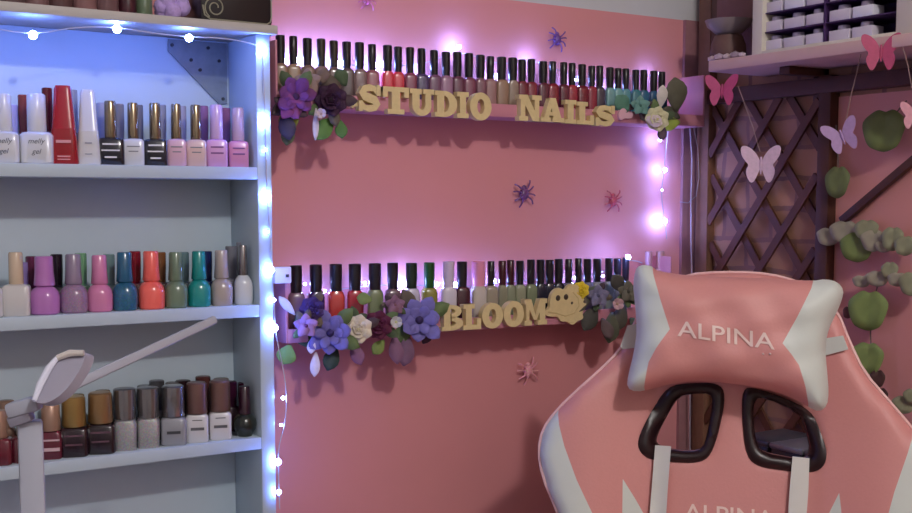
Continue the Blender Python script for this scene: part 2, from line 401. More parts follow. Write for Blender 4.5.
for i, (px, c, n) in enumerate([(106, (110, 80, 84), 'dusty mauve'), (84, (134, 96, 98), 'rosy brown'), (60, (92, 64, 66), 'cocoa brown'), (36, (120, 88, 92), 'greyish pink'), (12, (100, 78, 82), 'dull taupe')]):
    jar(px, 22, .045, c, '%s jar on top of the white rack' % n)

# ------------------------------------------------------------------ ledges with bottles
YL = -.062
def ledge(xa_px, xb_px, line_top, line_lip, label, ymid):
    """line_* : functions px->py of end-cap top and lip bottom, at front plane"""
    zl = PY(ymid, line_lip(ymid), YL).z; ztp = PY(ymid, line_top(ymid), YL).z
    xa = PY(xa_px, 100, YL).x; xb = min(PY(xb_px, 110, YL).x, WX - .0005)
    t = thing('wall_ledge', label, 'shelf', ((xa + xb) / 2, 0, zl))
    w = (xb - xa) / 2
    lm = M((196, 130, 146), .5)
    MB().box((-w, YL, 0), (w, -.0065 if False else 0, .004), .0005).build('ledge_base', lm, t)
    MB().box((-w, YL - .003, 0), (w, YL, .019), .0005).build('front_lip', lm, t)
    MB().box((-w - .003, YL - .003, 0), (-w, 0, ztp - zl), .0005).build('end_panel', lm, t)
    MB().box((w, YL - .003, 0), (w + .003, -.0065, ztp - zl), .0005).build('end_panel', lm, t)
    return zl + .004, xa, xb
up_lip = lambda x: 117 + (x - 500) * .075
up_top = lambda x: 38 + (x - 278) * .092
zl1, xa1, xb1 = ledge(277, 702, up_top, up_lip, 'upper pink wall ledge carrying the wooden letters STUDIO NAILS', 500)
lo_lip = lambda x: 331 + (x - 460) * -.06
lo_top = lambda x: 268 + (x - 290) * -.025
zl2, xa2, xb2 = ledge(284, 672, lo_top, lo_lip, 'lower pink wall ledge carrying the wooden letters BLOOM', 460)

YA = -.034
def ledge_bottle(x0, x1, ty, by, zbase, capc, bodyc, label, group, allc, i):
    cx = (x0 + x1) / 2
    def wx(j): return PY((allc[j][0] + allc[j][1]) / 2, by, YA).x
    gaps = [abs(wx(i) - wx(j)) for j in (i - 1, i + 1) if 0 <= j < len(allc)]
    rbody = min(min(gaps) * .49, .0115)
    p = PY(cx, by, YA); q = PY(cx, ty, YA); Z = (p - CAM).dot(Fv)
    H = q.z - zbase; split = (p.z - zbase) / H
    cr = (x1 - x0) / 2 / FPX * Z
    bottle('slim', (p.x, YA, zbase), H, rbody, split, G(*bodyc), M(capc, .3), label, group, tube_r=cr / rbody, rz=-.3)
caps1 = [(276, 285), (289.5, 297.5), (303, 312), (317, 325.5), (329.7, 338), (342.5, 351), (355, 364), (368, 376), (383, 392), (394, 402), (406, 414), (417.6, 425.5), (430, 438), (441.7, 450), (453, 461.6),
         (464.5, 473), (476, 484.6), (486.5, 494), (497, 506), (508, 517), (518.2, 525.8), (527.5, 535), (538.7, 547), (549, 556), (560, 567), (568.4, 575.4), (578, 585.7), (588, 595), (596, 603), (606, 613.5), (614.3, 621.3), (622, 629),
         (632, 639), (640, 647), (650, 657), (658, 665)]
bc1 = {0: ((150, 120, 130), 'mauve')}
pal1 = [((140, 112, 96), 'taupe'), ((150, 124, 100), 'sandy'), ((120, 96, 86), 'brown grey'), ((146, 120, 110), 'beige brown'), ((110, 88, 84), 'umber'), ((96, 80, 80), 'smoky'), ((126, 100, 100), 'greige'), ((150, 90, 100), 'rose'),
        ((206, 58, 76), 'scarlet'), ((206, 60, 76), 'cherry red'), ((128, 60, 86), 'berry'), ((76, 60, 100), 'indigo'), ((110, 70, 100), 'plum'), ((150, 108, 140), 'orchid'), ((96, 46, 70), 'burgundy'), ((120, 60, 84), 'raspberry'),
        ((120, 76, 90), 'mulberry'), ((150, 110, 110), 'dusky pink'), ((146, 116, 96), 'tan'), ((140, 120, 104), 'khaki beige'), ((110, 34, 50), 'wine red'), ((120, 30, 48), 'ruby'), ((90, 30, 50), 'dark cherry'), ((128, 30, 46), 'garnet'),
        ((90, 24, 44), 'oxblood'), ((150, 40, 56), 'red'), ((110, 24, 40), 'deep red'), ((140, 40, 60), 'crimson'), ((70, 60, 74), 'charcoal'), ((110, 154, 156), 'pale aqua'), ((110, 160, 160), 'seafoam'), ((80, 140, 150), 'turquoise'),
        ((60, 120, 130), 'teal'), ((50, 100, 130), 'steel blue'), ((50, 92, 130), 'denim blue'), ((44, 80, 110), 'dark blue')]
for i, (x0, x1) in enumerate(caps1):
    cx = (x0 + x1) / 2
    ty = 35.5 + (cx - 280) * .0965; by = 63.5 + (cx - 280) * .0745
    nxt = caps1[min(i + 1, len(caps1) - 1)][0] if i < len(caps1) - 1 else x1 + 3
    c, n = pal1[i]
    capc = (26, 20, 26) if i not in (3, 4) else (44, 36, 26)
    ledge_bottle(x0, x1, ty + random.uniform(-.7, .7), by, zl1, capc, c, 'black-capped %s polish bottle, %s from the left on the upper ledge' % (n, ORD[i + 1]), 'black-capped bottles along the upper ledge', caps1, i)
caps2 = [(290.5, 302, 0), (310, 322, 0), (330, 342, 0), (349, 361, 0), (369, 381, 0), (387.5, 398, 0), (406, 417, (24, 40, 26)), (424, 434.5, (20, 74, 26)), (443, 454, (206, 190, 214)), (457, 467, 0), (472, 485, (222, 140, 168)),
         (487.5, 494.5, 0), (498.6, 506, (64, 14, 24)), (506.8, 514, (58, 14, 22)), (516, 523.6, 0), (527, 534.6, 0), (536.5, 544.5, 0), (545.5, 553.5, 0), (554.6, 562.6, 0), (565, 572, 0), (575, 581.5, 0), (583.5, 591, 0), (593, 601, 0),
         (605, 612.5, 0), (613.5, 621, 0), (622, 629, 0), (645, 652, (190, 140, 150)), (656, 664, (196, 150, 156))]
pal2 = [((120, 90, 110), 'mauve'), ((58, 34, 84), 'dark violet'), ((190, 60, 52), 'orange red'), ((176, 48, 58), 'red'), ((120, 130, 90), 'olive'), ((110, 84, 90), 'brown'), ((190, 184, 200), 'pearl'), ((130, 124, 48), 'mustard'), ((206, 196, 206), 'white'),
        ((64, 24, 34), 'maroon'), ((196, 186, 176), 'cream'), ((150, 140, 120), 'stone'), ((134, 132, 108), 'khaki'), ((130, 136, 110), 'sage'), ((140, 144, 116), 'pale olive'), ((120, 130, 100), 'moss'), ((40, 40, 54), 'blue black'), ((36, 36, 54), 'ink blue'), ((34, 34, 48), 'black'),
        ((120, 116, 130), 'grey'), ((96, 100, 130), 'slate blue'), ((110, 110, 134), 'lavender grey'), ((130, 130, 130), 'silver grey'), ((120, 128, 118), 'grey green'), ((110, 110, 104), 'stone grey'), ((90, 96, 84), 'dark sage'), ((196, 150, 160), 'blush'), ((200, 160, 170), 'pale blush')]
cn = {(24, 40, 26): 'dark green', (20, 74, 26): 'bright green', (206, 190, 214): 'white', (222, 140, 168): 'pink', (64, 14, 24): 'dark red', (58, 14, 22): 'dark red', (190, 140, 150): 'rosy', (196, 150, 156): 'rosy'}
for i, (x0, x1, cc) in enumerate(caps2):
    cx = (x0 + x1) / 2
    ty = 265 + (cx - 296) * -.022; by = 292.5 + (cx - 296) * -.036
    if i >= 26: ty = 251; by = 268
    c, n = pal2[i]
    capc = cc or (26, 20, 26)
    ledge_bottle(x0, x1, ty + random.uniform(-.6, .6), by, zl2, capc, c, '%s-capped %s polish bottle, %s from the left on the lower ledge' % (cn.get(cc, 'black'), n, ORD[i + 1]), 'capped bottles along the lower ledge', caps2, i)

# ------------------------------------------------------------------ wooden letters
wood = M((220, 200, 148), .6, var=.12, scale=120, bump=.3)
def ringseg(cx, cy, ro, ri, a0, a1, n=20):
    out = []
    for i in range(n):
        p = [a0 + (a1 - a0) * k / n for k in (i, i + 1)]
        out.append([(cx + ro[0] * math.cos(p[0]), cy + ro[1] * math.sin(p[0])), (cx + ro[0] * math.cos(p[1]), cy + ro[1] * math.sin(p[1])),
                    (cx + ri[0] * math.cos(p[1]), cy + ri[1] * math.sin(p[1])), (cx + ri[0] * math.cos(p[0]), cy + ri[1] * math.sin(p[0]))])
    return out
def R_(x0, y0, x1, y1): return [(x0, y0), (x1, y0), (x1, y1), (x0, y1)]
def glyph(ch):
    s = .18
    if ch == 'I': return [R_(.25, 0, .75, 1), R_(.02, 0, .98, s), R_(.02, 1 - s, .98, 1)]
    if ch == 'L': return [R_(.14, 0, .47, 1), R_(0, 1 - s, .62, 1), R_(0, 0, .98, s), R_(.76, 0, .98, .42)]
    if ch == 'T': return [R_(.34, 0, .66, 1), R_(.18, 0, .82, s), R_(0, 1 - s, 1, 1), R_(0, .62, .18, 1), R_(.82, .62, 1, 1)]
    if ch == 'U': return [R_(.1, .35, .4, 1), R_(0, 1 - s, .48, 1), R_(.64, .35, .88, 1), R_(.55, 1 - s, 1, 1)] + ringseg(.49, .38, (.39, .38), (.12, .16), PI, 2 * PI)
    if ch == 'D': return [R_(.1, 0, .42, 1), R_(0, 0, .5, s), R_(0, 1 - s, .5, 1)] + ringseg(.42, .5, (.58, .5), (.22, .31), -PI / 2, PI / 2)
    if ch == 'O': return ringseg(.5, .5, (.5, .5), (.17, .27), 0, 2 * PI, 32)
    if ch == 'N': return [R_(.08, 0, .28, 1), R_(.7, 0, .9, 1), [(.05, 1), (.38, 1), (.9, 0), (.62, 0)], R_(0, 0, .4, s), R_(0, 1 - s, .35, 1), R_(.58, 1 - s, 1, 1)]
    if ch == 'A': return [[(.08, 0), (.3, 0), (.56, 1), (.38, 1)], [(.58, 0), (.92, 0), (.62, 1), (.36, 1)], R_(.25, .26, .7, .42), R_(0, 0, .42, s), R_(.5, 0, 1, s)]
    if ch == 'M': return [R_(.08, 0, .22, 1), R_(.68, 0, .92, 1), [(.03, 1), (.3, 1), (.54, .2), (.42, .2)], [(.42, .2), (.54, .2), (.92, 1), (.68, 1)], R_(0, 0, .32, s), R_(.6, 0, 1, s), R_(0, 1 - s, .25, 1), R_(.75, 1 - s, 1, 1)]
    if ch == 'B': return [R_(.1, 0, .4, 1), R_(0, 0, .5, .16), R_(0, .84, .5, 1)] + ringseg(.45, .27, (.55, .27), (.2, .1), -PI / 2, PI / 2, 14) + ringseg(.45, .745, (.48, .255), (.17, .1), -PI / 2, PI / 2, 14)
    if ch == 'S':
        pts = [(.84, .70), (.72, .84), (.5, .88), (.28, .82), (.19, .68), (.3, .56), (.5, .5), (.72, .43), (.82, .3), (.72, .17), (.5, .12), (.27, .16), (.15, .3)]
        ws = [.08, .1, .12, .13, .15, .16, .16, .16, .15, .13, .12, .1, .08]
        out = []; L = []; Rr = []
        for i, p in enumerate(pts):
            a = pts[max(i - 1, 0)]; b = pts[min(i + 1, len(pts) - 1)]
            dx, dy = b[0] - a[0], b[1] - a[1]; l = math.hypot(dx, dy)
            nx, ny = -dy / l * ws[i], dx / l * ws[i]
            L.append((p[0] + nx, p[1] + ny)); Rr.append((p[0] - nx, p[1] - ny))
        for i in range(len(pts) - 1): out.append([L[i], L[i + 1], Rr[i + 1], Rr[i]])
        return out + [R_(.8, .6, .97, .98), R_(.03, .02, .2, .4)]
YLET = YL - .0131
def letters(word, spans, tops, bots, label):
    for ch, (x0, x1), (k), ty, by in zip(word, spans, range(99), tops, bots):
        a = PY(x0, (ty + by) / 2, YLET); c = PY(x1, (ty + by) / 2, YLET)
        zt_ = PY((x0 + x1) / 2, ty, YLET).z; zb2 = PY((x0 + x1) / 2, by, YLET).z
        w = c.x - a.x; h = zt_ - zb2
        b = MB()
        for gi, poly in enumerate(glyph(ch)): b.prism([(q[0] * w, q[1] * h) for q in poly], .0102 + .00003 * (gi % 5), Matrix.Translation((0, -.00008 * gi, 0)) if len(glyph(ch)) < 20 or gi < 3 else Matrix.Translation((0, -.0005, 0)))
        o = b.build('wooden_letter', wood, smooth=False, loc=(a.x, YLET, zb2))
        tag(o, label[k], 'letter', 'wooden letters on the pink ledges')
letters('STUDIO', [(358, 381), (383, 409), (410, 434), (435, 457), (457, 469), (470, 491.5)], [84, 87, 89, 91, 92, 92.5], [112, 114, 116, 117, 118, 120.5],
        ['pale wooden slab letter S starting the word STUDIO', 'pale wooden letter T in the word STUDIO', 'pale wooden letter U in the word STUDIO', 'pale wooden letter D in the word STUDIO', 'pale wooden letter I in the word STUDIO', 'pale wooden letter O ending the word STUDIO'])
letters('NAILS', [(519, 541.5), (541, 564.5), (565, 576.5), (577, 594.5), (595, 615)], [95, 98, 100, 102, 105], [121, 122, 123.5, 124.5, 126.5],
        ['pale wooden letter N starting the word NAILS', 'pale wooden letter A in the word NAILS', 'pale wooden letter I in the word NAILS', 'pale wooden letter L in the word NAILS', 'pale wooden letter S ending the word NAILS'])
letters('BLOOM', [(442, 463), (463.5, 481.5), (482, 503), (503.5, 524), (524.5, 547)], [305, 304, 303, 301, 299], [330.5, 329.5, 328.5, 327, 325],
        ['pale wooden letter B starting the word BLOOM', 'pale wooden letter L in the word BLOOM', 'first pale wooden letter O in the word BLOOM, beside the L', 'second pale wooden letter O in the word BLOOM, beside the M', 'pale wooden letter M ending the word BLOOM'])
# small wooden flourishes
def chaikin(pts, n=2, closed=True):
    for _ in range(n):
        q = []
        m = len(pts)
        for i in range(m if closed else m - 1):
            a = Vector(pts[i]); b = Vector(pts[(i + 1) % m]); q += [a * .75 + b * .25, a * .25 + b * .75]
        pts = q
    return pts
def flatcut(px_pts, y, th_, m, name, label, cat, holes=None):
    c = Vector((sum(p[0] for p in px_pts) / len(px_pts), sum(p[1] for p in px_pts) / len(px_pts)))
    o3 = PY(c.x, c.y, y)
    pts = [PY(q[0], q[1], y) for q in chaikin(px_pts)]
    b = MB(); b.prism([(q.x - o3.x, q.z - o3.z) for q in pts], th_)
    t = thing(name, label, cat, o3)
    b.build('cutout', m, t, smooth=False)
    for hx, hy, hr in holes or []:
        q = PY(hx, hy, y); b = MB(); b.ball((q.x - o3.x, 0, q.z - o3.z), hr / FPX * 1.7, (1, .35, 1)); b.build('painted_spot', M((60, 44, 34), .5), t)
    return t
flatcut([(544, 311), (550, 308), (550, 301), (552, 292), (559, 287), (565, 291), (569, 284), (577, 284), (581, 290), (579, 296), (585, 299), (587, 307), (582, 312), (584, 319), (577, 321), (573, 326), (567, 321), (561, 322), (558, 316), (551, 317), (545, 315)], YLET + .0042, .006, wood,
        'wooden_cutout', 'pale wooden flower-face cutout with two dark spots after the word BLOOM', 'ornament', [(558, 298, 3.2), (566, 297, 3.2), (572, 303, 1.6)])
fc = [o for o in S.objects if o.name.startswith('wooden_cutout')][-1]
MB().tube([PY(x, y, YLET + .0045) - fc.location for x, y in [(548, 312), (556, 313), (565, 316), (574, 313), (579, 306), (578, 298), (573, 292)]], .0012, 6).build('raised_line', M((206, 184, 130), .6), fc)
flatcut([(350, 101), (354, 97), (356, 103), (361, 101), (360, 107), (355, 106), (352, 109)], YLET + .0052, .005, wood, 'wooden_cutout', 'tiny wooden star just before the word STUDIO', 'ornament')
flatcut([(618, 112), (624, 107), (628, 113), (634, 112), (632, 119), (625, 118), (620, 121)], YLET + .0052, .005, M((222, 176, 190), .6), 'wooden_cutout', 'tiny pink butterfly cutout right after the word NAILS', 'ornament')

# ------------------------------------------------------------------ flowers and leaves
def petal(b, c, n, ang, L, W, tilt, base=.15, fold=.12, tip=1.0):
    n = n.normalized(); up = Vector((0, 0, 1)); a = n.cross(up).normalized(); u = a.cross(n).normalized()
    d = a * math.cos(ang) + u * math.sin(ang); s = n.cross(d)
    prev = None; N = 6
    for i in range(N + 1):
        t = i / N
        wv = W * (math.sin(PI * min(1, (t * (1 - base) + base)) ** tip) ** .75) if t < 1 else W * .08
        cen = c + d * (L * t * math.cos(tilt * t)) + n * (L * t * math.sin(tilt) - L * .25 * t * t * math.sin(tilt))
        row_ = [b.b.verts.new(cen - s * wv + n * fold * wv), b.b.verts.new(cen), b.b.verts.new(cen + s * wv + n * fold * wv)]
        if prev:
            for k in (0, 1): b.b.faces.new((prev[k], prev[k + 1], row_[k + 1], row_[k]))
        prev = row_
NF = Vector((-.45, -1, .1)).normalized()
def solid(o, t=.0006):
    m = o.modifiers.new('thickness', 'SOLIDIFY'); m.thickness = t; return o
def flower(px, py, rpx, kind, col, ccol, label, y=-.078, n=None, cat='flower'):
    n = n or NF
    c = PY(px, py, y); R = 1.18 * rpx / FPX * (c - CAM).dot(Fv)
    t = thing('artificial_flower', label, cat, c, 0, 'artificial flowers pinned along the ledges')
    b = MB(); O = Vector((0, 0, 0)); rj = random.Random(int(px))
    if kind == 'rose':
        for ring, (k, L, ti) in enumerate([(7, 1, .35), (6, .8, .75), (5, .58, 1.05), (4, .36, 1.3)]):
            for i in range(k): petal(b, O - n * (.004 - .002 * ring), n, 2 * PI * i / k + ring * .5, R * L * .9, R * L * .56, ti, base=.35, fold=-.25)
    elif kind == 'star':
        for i in range(7): petal(b, O, n, 2 * PI * i / 7 + .3, R * rj.uniform(.85, 1.1), R * .3, rj.uniform(.1, .5), base=.1, fold=.35, tip=1.5)
        for i in range(6): petal(b, O + n * .001, n, 2 * PI * i / 6, R * rj.uniform(.6, .8), R * .2, .5, base=.1, fold=.35, tip=1.5)
    elif kind == 'pansy':
        for i in range(5): petal(b, O + n * .0008 * i, n, 2 * PI * i / 5 + .3, R, R * .45, .2, base=.3, fold=.1)
    elif kind == 'bud':
        for i in range(5): petal(b, O, n, 2 * PI * i / 5, R, R * .35, .9, base=.25, fold=.1)
    solid(b.build('petals', M(col, .75, var=.18, scale=150), t, angle=80))
    MB().ball(n * R * .12, R * .16, (1, 1, 1)).build('flower_centre', M(ccol, .8), t)
    rg = random.Random(int(px * 7 + py))
    for i in range(3 if kind != 'bud' else 0):
        b = MB(); a0 = rg.uniform(0, 6.28)
        petal(b, -n * .005, n, a0, R * 1.35, R * .3, .1, base=.05, fold=.15, tip=1.6)
        solid(b.build('leaf', M(rg.choice([(70, 84, 56), (92, 110, 66), (72, 54, 62), (96, 84, 70)]), .75, var=.25, scale=120), t, angle=80))
    return t
def leaf(px, py, ang, Lpx, Wpx, col, label, y=-.07, n=None, name='artificial_leaf', parent=None, tilt=.25):
    n = n or NF
    c = PY(px, py, y) if not isinstance(px, Vector) else px
    k = (c - CAM).dot(Fv) / FPX
    b = MB(); petal(b, Vector((0, 0, 0)), n, math.radians(ang), 1.15 * Lpx * k, 1.25 * Wpx / 2 * k, tilt, base=.06, fold=.35, tip=1.35)
    o = solid(b.build(name, M(col, .7, var=.25, scale=90), parent, angle=80, loc=c if parent is None else c - parent.location))
    if parent is None: tag(o, label, 'leaf', 'artificial leaves pinned along the ledges')
    return o
# upper left cluster
flower(296, 97, 19, 'star', (104, 46, 104), (60, 24, 60), 'ragged purple flower at the left end of the upper ledge')
flower(290, 108, 12, 'pansy', (124, 54, 100), (70, 30, 60), 'small plum flower tucked under the ragged purple flower')
flower(331, 100, 17, 'rose', (50, 12, 48), (30, 8, 30), 'nearly black purple rose on the upper ledge, left of STUDIO')
flower(308, 82, 12, 'pansy', (140, 116, 106), (110, 80, 80), 'taupe flower above the ragged purple flower')
flower(321, 114, 7, 'bud', (206, 186, 190), (190, 160, 160), 'small white bud beneath the dark purple rose', y=-.084)
for a in [(333, 118, -50, 26, 15, (92, 132, 66), 'bright green leaf hanging below the dark purple rose'), (300, 112, -40, 24, 15, (142, 150, 62), 'yellow green leaf below the ragged purple flower'),
          (346, 86, 60, 16, 12, (70, 90, 62), 'dark green leaf above the wooden star'), (340, 120, -95, 17, 10, (80, 120, 60), 'narrow green leaf lowest below the dark rose'),
          (284, 112, -100, 26, 14, (48, 36, 56), 'dark drooping leaf at the upper ledge end'), (278, 100, -150, 12, 9, (60, 50, 62), 'dark leaf poking out beside the white rack'),
          (290, 124, -80, 20, 11, (88, 92, 60), 'olive leaf hanging lowest at the upper ledge end'), (316, 108, -88, 30, 5, (214, 200, 206), 'thin white leaf dangling below the upper ledge'),
          (340, 84, 10, 22, 12, (96, 84, 76), 'brownish leaf behind the dark purple rose'), (322, 84, 100, 14, 10, (120, 100, 90), 'beige leaf above the dark purple rose')]: leaf(*a)
# upper right cluster
flower(657, 119, 13, 'rose', (212, 206, 168), (196, 186, 110), 'cream white rose at the right end of the upper ledge')
flower(640, 106, 9, 'pansy', (98, 140, 130), (60, 100, 90), 'soft teal flower beside the cream rose')
for a in [(676, 112, 85, 30, 18, (86, 82, 64), 'dark olive leaf standing up beside the cream rose'), (680, 118, 20, 20, 10, (72, 70, 56), 'dark leaf pointing at the trellis'), (680, 122, -10, 22, 12, (150, 166, 70), 'lime green leaf beside the cream rose'),
          (660, 108, 95, 20, 9, (214, 206, 196), 'white pointed leaf above the cream rose'), (628, 112, 50, 18, 13, (84, 130, 110), 'blue green leaf left of the cream rose'), (645, 118, 200, 16, 10, (216, 196, 206), 'pale pink leaf left of the cream rose'),
          (664, 126, -70, 14, 8, (90, 70, 84), 'dusky leaf under the cream rose')]: leaf(*a)
# lower left cluster
flower(330, 333, 21, 'star', (112, 104, 172), (50, 36, 90), 'blue violet star flower left of the white rose')
flower(419, 320, 22, 'star', (116, 108, 176), (52, 36, 80), 'blue violet star flower left of the word BLOOM')
flower(358, 329, 15, 'rose', (222, 210, 190), (200, 190, 150), 'cream white rose on the lower ledge', y=-.086)
flower(378, 325, 15, 'rose', (88, 18, 54), (60, 10, 30), 'dark wine rose beside the white rose on the lower ledge')
flower(306, 326, 11, 'pansy', (150, 110, 150), (80, 30, 80), 'mauve pansy at the left end of the lower ledge', y=-.084)
flower(312, 309, 13, 'rose', (58, 34, 96), (40, 20, 60), 'deep violet rose at the left end of the lower ledge')
flower(396, 322, 8, 'bud', (200, 196, 196), (200, 200, 150), 'small white blossom between wine rose and violet star flower', y=-.086)
flower(395, 305, 9, 'pansy', (130, 90, 110), (120, 80, 80), 'dusty mauve blossom above the small white blossom')
for a in [(295, 315, 50, 22, 7, (210, 200, 206), 'white leaf at the lower ledge end'), (290, 345, -70, 18, 16, (106, 140, 74), 'green leaf hanging below the lower ledge end'), (336, 345, -70, 24, 13, (44, 62, 56), 'dark green leaf below the blue violet flower'),
          (312, 338, -85, 14, 7, (220, 210, 224), 'white bud leaf, uppermost of the hanging pair'), (316, 352, -85, 22, 8, (220, 210, 224), 'white bud leaf, lowest of the hanging pair'),
          (372, 300, 10, 14, 10, (120, 140, 80), 'small green leaf above the wine rose'), (384, 340, -50, 16, 10, (120, 138, 70), 'light green leaf below the wine rose'),
          (394, 335, -95, 26, 12, (120, 80, 110), 'mauve leaf hanging below the small white blossom'), (408, 335, -80, 28, 14, (110, 76, 104), 'long mauve leaf below the right star flower'),
          (352, 342, -110, 22, 11, (130, 84, 120), 'plum leaf hanging below the white rose'), (432, 326, -60, 18, 9, (70, 40, 60), 'dark plum leaf beside the letter B')]: leaf(*a)
# lower right cluster
flower(581, 290, 9, 'rose', (222, 196, 44), (200, 160, 30), 'yellow flower behind the wooden cutout', y=-.07)
flower(617, 304, 8, 'bud', (196, 160, 164), (170, 140, 120), 'pale pink blossom among dark leaves beside the chair pillow')
flower(598, 296, 10, 'pansy', (112, 108, 134), (80, 80, 100), 'grey lilac blossom right of the yellow flower')
flower(628, 292, 10, 'pansy', (96, 92, 78), (60, 60, 50), 'faded olive blossom beside the chair pillow')
for a in [(596, 305, -60, 26, 14, (60, 58, 50), 'dark leaf hanging right of the wooden cutout'), (612, 312, -80, 28, 14, (76, 78, 60), 'olive leaf hanging beside the chair pillow'), (625, 305, -60, 26, 14, (70, 66, 56), 'brown green leaf nearest the chair pillow'),
          (605, 300, 30, 20, 12, (84, 92, 76), 'grey green leaf pointing right on the lower ledge'), (622, 292, 60, 18, 12, (66, 62, 56), 'dark leaf standing above the lower ledge end'), (590, 300, -20, 20, 11, (88, 84, 74), 'dull leaf right beside the wooden cutout'),
          (602, 318, -110, 20, 10, (90, 70, 70), 'brown leaf drooping below the lower ledge'), (630, 318, -130, 18, 12, (58, 70, 50), 'lowest dark green leaf beside the chair pillow')]: leaf(*a)

# ------------------------------------------------------------------ spiders stuck to the wall
def spider(px, py, rpx, col, label, rot=0):
    c = PY(px, py, -.004); k = (c - CAM).dot(Fv) / FPX; R = rpx * k
    t = thing('spider_ornament', label, 'spider ornament', c, 0, 'glittery spider ornaments on the pink wall')
    m = M(col, .4, glit=.3)
    b = MB(); b.ball((0, -.003, 0), R * .34, (1, .7, 1.2)); b.ball((0, -.003, R * .38), R * .18, (1, .7, 1)); b.build('spider_body', m, t)
    for i, a in enumerate([20, 50, -20, -55, 160, 130, 200, 235]):
        a = math.radians(a + rot); L = R * (1.05 if i % 2 else .95)
        pts = [(0, -.003, 0), (math.cos(a) * L * .55, -.009, math.sin(a) * L * .55 + R * .08), (math.cos(a) * L, -.001, math.sin(a) * L)]
        MB().tube(chaikin(pts, 1, False), [R * .05] * len(chaikin(pts, 1, False)), 6).build('leg', m, t)
spider(523, 194, 16, (110, 66, 120), 'purple spider ornament in the middle of the pink wall', 12)
spider(556, 40, 14, (112, 76, 150), 'violet spider ornament above the word NAILS', -10)
spider(612, 201, 14, (190, 84, 104), 'faint pink spider ornament right of the purple one')
spider(527, 371, 16, (232, 160, 170), 'pale pink spider ornament below the word BLOOM', 15)
spider(366, 0, 13, (206, 110, 150), 'pink spider ornament at the top edge above STUDIO')

# ------------------------------------------------------------------ fairy lights
bulb_m = emis((.24, .34, 1.0), 420)
wire_m = M((196, 196, 206), .2)
bulb_r = emis((.13, .25, 1.0), 210)
bulb_mesh = {}
def fairy(label, wire, bulbs, r=.0038, bm=None):
    bm = bm or bulb_m
    o0 = wire[0]
    t = thing('fairy_light_string', label, 'fairy lights', o0)
    MB().tube([p - o0 for p in chaikin([tuple(q) for q in wire], 2, False)] if len(wire) > 2 else [p - o0 for p in wire], .0007, 5).build('wire', wire_m, t)
    for p, big in bulbs:
        key = (r, big, bm.name)
        if key not in bulb_mesh:
            o = MB().ball((0, 0, 0), r * big, sub=2).build('bulb', bm, t); bulb_mesh[key] = o.data
        else:
            o = bpy.data.objects.new('bulb', bulb_mesh[key]); COL.objects.link(o); o.parent = t
        o.location = p - o0
    return t
YS = YF - .005
def ed(px, py): return PY(px, py, YS)
side = [(262, 49), (264, 84), (265, 120), (266, 158), (267, 196), (270, 232), (272, 270), (274, 300), (275, 328), (278, 345), (284, 372), (287, 398), (285, 425), (279, 444), (278, 462), (279, 490), (280, 520)]
sb = [(262, 49, 1.1), (265, 120, 1.25), (267, 196, 1.15), (271, 270, 1.1), (274, 300, .6), (274, 328, 1.35), (283, 398, .6), (278, 462, 1.1), (279, 492, .8), (281, 425, .45), (267, 232, .4), (266, 150, .4)]
yu = YF - .002
topw = [PY(x, y, yu) for x, y in [(-60, 28), (-20, 26), (33, 35), (75, 27), (117, 27), (150, 33), (189, 37), (225, 38), (255, 44)]]
for q in topw: q.z = min(q.z, zt_bot - .004)
tb = [(PY(33, 35, yu), 1.25), (PY(117, 29, yu), 1.25), (PY(189, 38, yu), 1.2), (PY(-60, 24, yu), 1.2)]
for q, _ in tb: q.z = min(q.z, zt_bot - .0045)
fairy('cool white fairy lights along the top and right edge of the white rack', topw + [ed(*p) for p in side], tb + [(ed(x, y), s) for x, y, s in sb], .0040, bulb_r)
YU = -.018
w1 = [(290, 60), (330, 66), (380, 64), (420, 66), (458, 50), (500, 66), (533, 58), (580, 80), (620, 78), (652, 72), (672, 100), (668, 130), (664, 170), (661, 196), (665, 221), (668, 250)]
b1 = [(459, 47, .85), (533, 61, .75), (654, 73, .5), (298, 60, 1.1), (320, 62, .9), (341, 63, 1.1), (379, 64, 1.1), (420, 67, .8), (497, 76, .8), (575, 80, .6), (610, 86, .6), (600, 55, 0), (664, 98, .4), (665, 170, .85), (665, 221, 1.0), (662, 190, .35), (660, 140, .7)]
fairy('violet glowing fairy lights behind the upper ledge and down the wall corner', [PY(x, y, YU) for x, y in w1], [(PY(x, y, YU), s) for x, y, s in b1 if s])
w2 = [(298, 296), (320, 292), (365, 286), (405, 284), (455, 288), (490, 284), (545, 278), (600, 275), (629, 258), (650, 266)]
b2 = [(305, 284, .45), (325, 291, .5), (365, 283, .6), (404, 284, 1.0), (402, 284, .5), (438, 284, .55), (455, 284, .7), (495, 281, .6), (530, 280, .4), (575, 278, .55), (603, 276, .45)]
fairy('violet glowing fairy lights behind the bottles of the lower ledge', [PY(x, y, YU) for x, y in w2], [(PY(x, y, YU), s) for x, y, s in b2] + [(PY(628, 257, -.055), 1.1)])
# clear cord in the corner
cw = [PY(x, y, -.02) for x, y in [(690, 128), (692, 160), (691, 200), (691, 240), (692, 278), (690, 330), (690, 520)]]
cl = [PY(x, y, -.02) for x, y in [(694, 128), (698, 150), (699, 178), (696, 196), (688, 203), (680, 202)]]
cmat = M((190, 180, 196), .12, metal=.3)
o0 = cw[0]
t = thing('clear_cord', 'clear shiny cord hanging in the corner beside the trellis', 'cord', o0)
MB().tube([p - o0 for p in cw], .0012, 6).build('cord', cmat, t)
MB().tube([p - o0 for p in cl], .0009, 6).build('cord_loop', cmat, t)
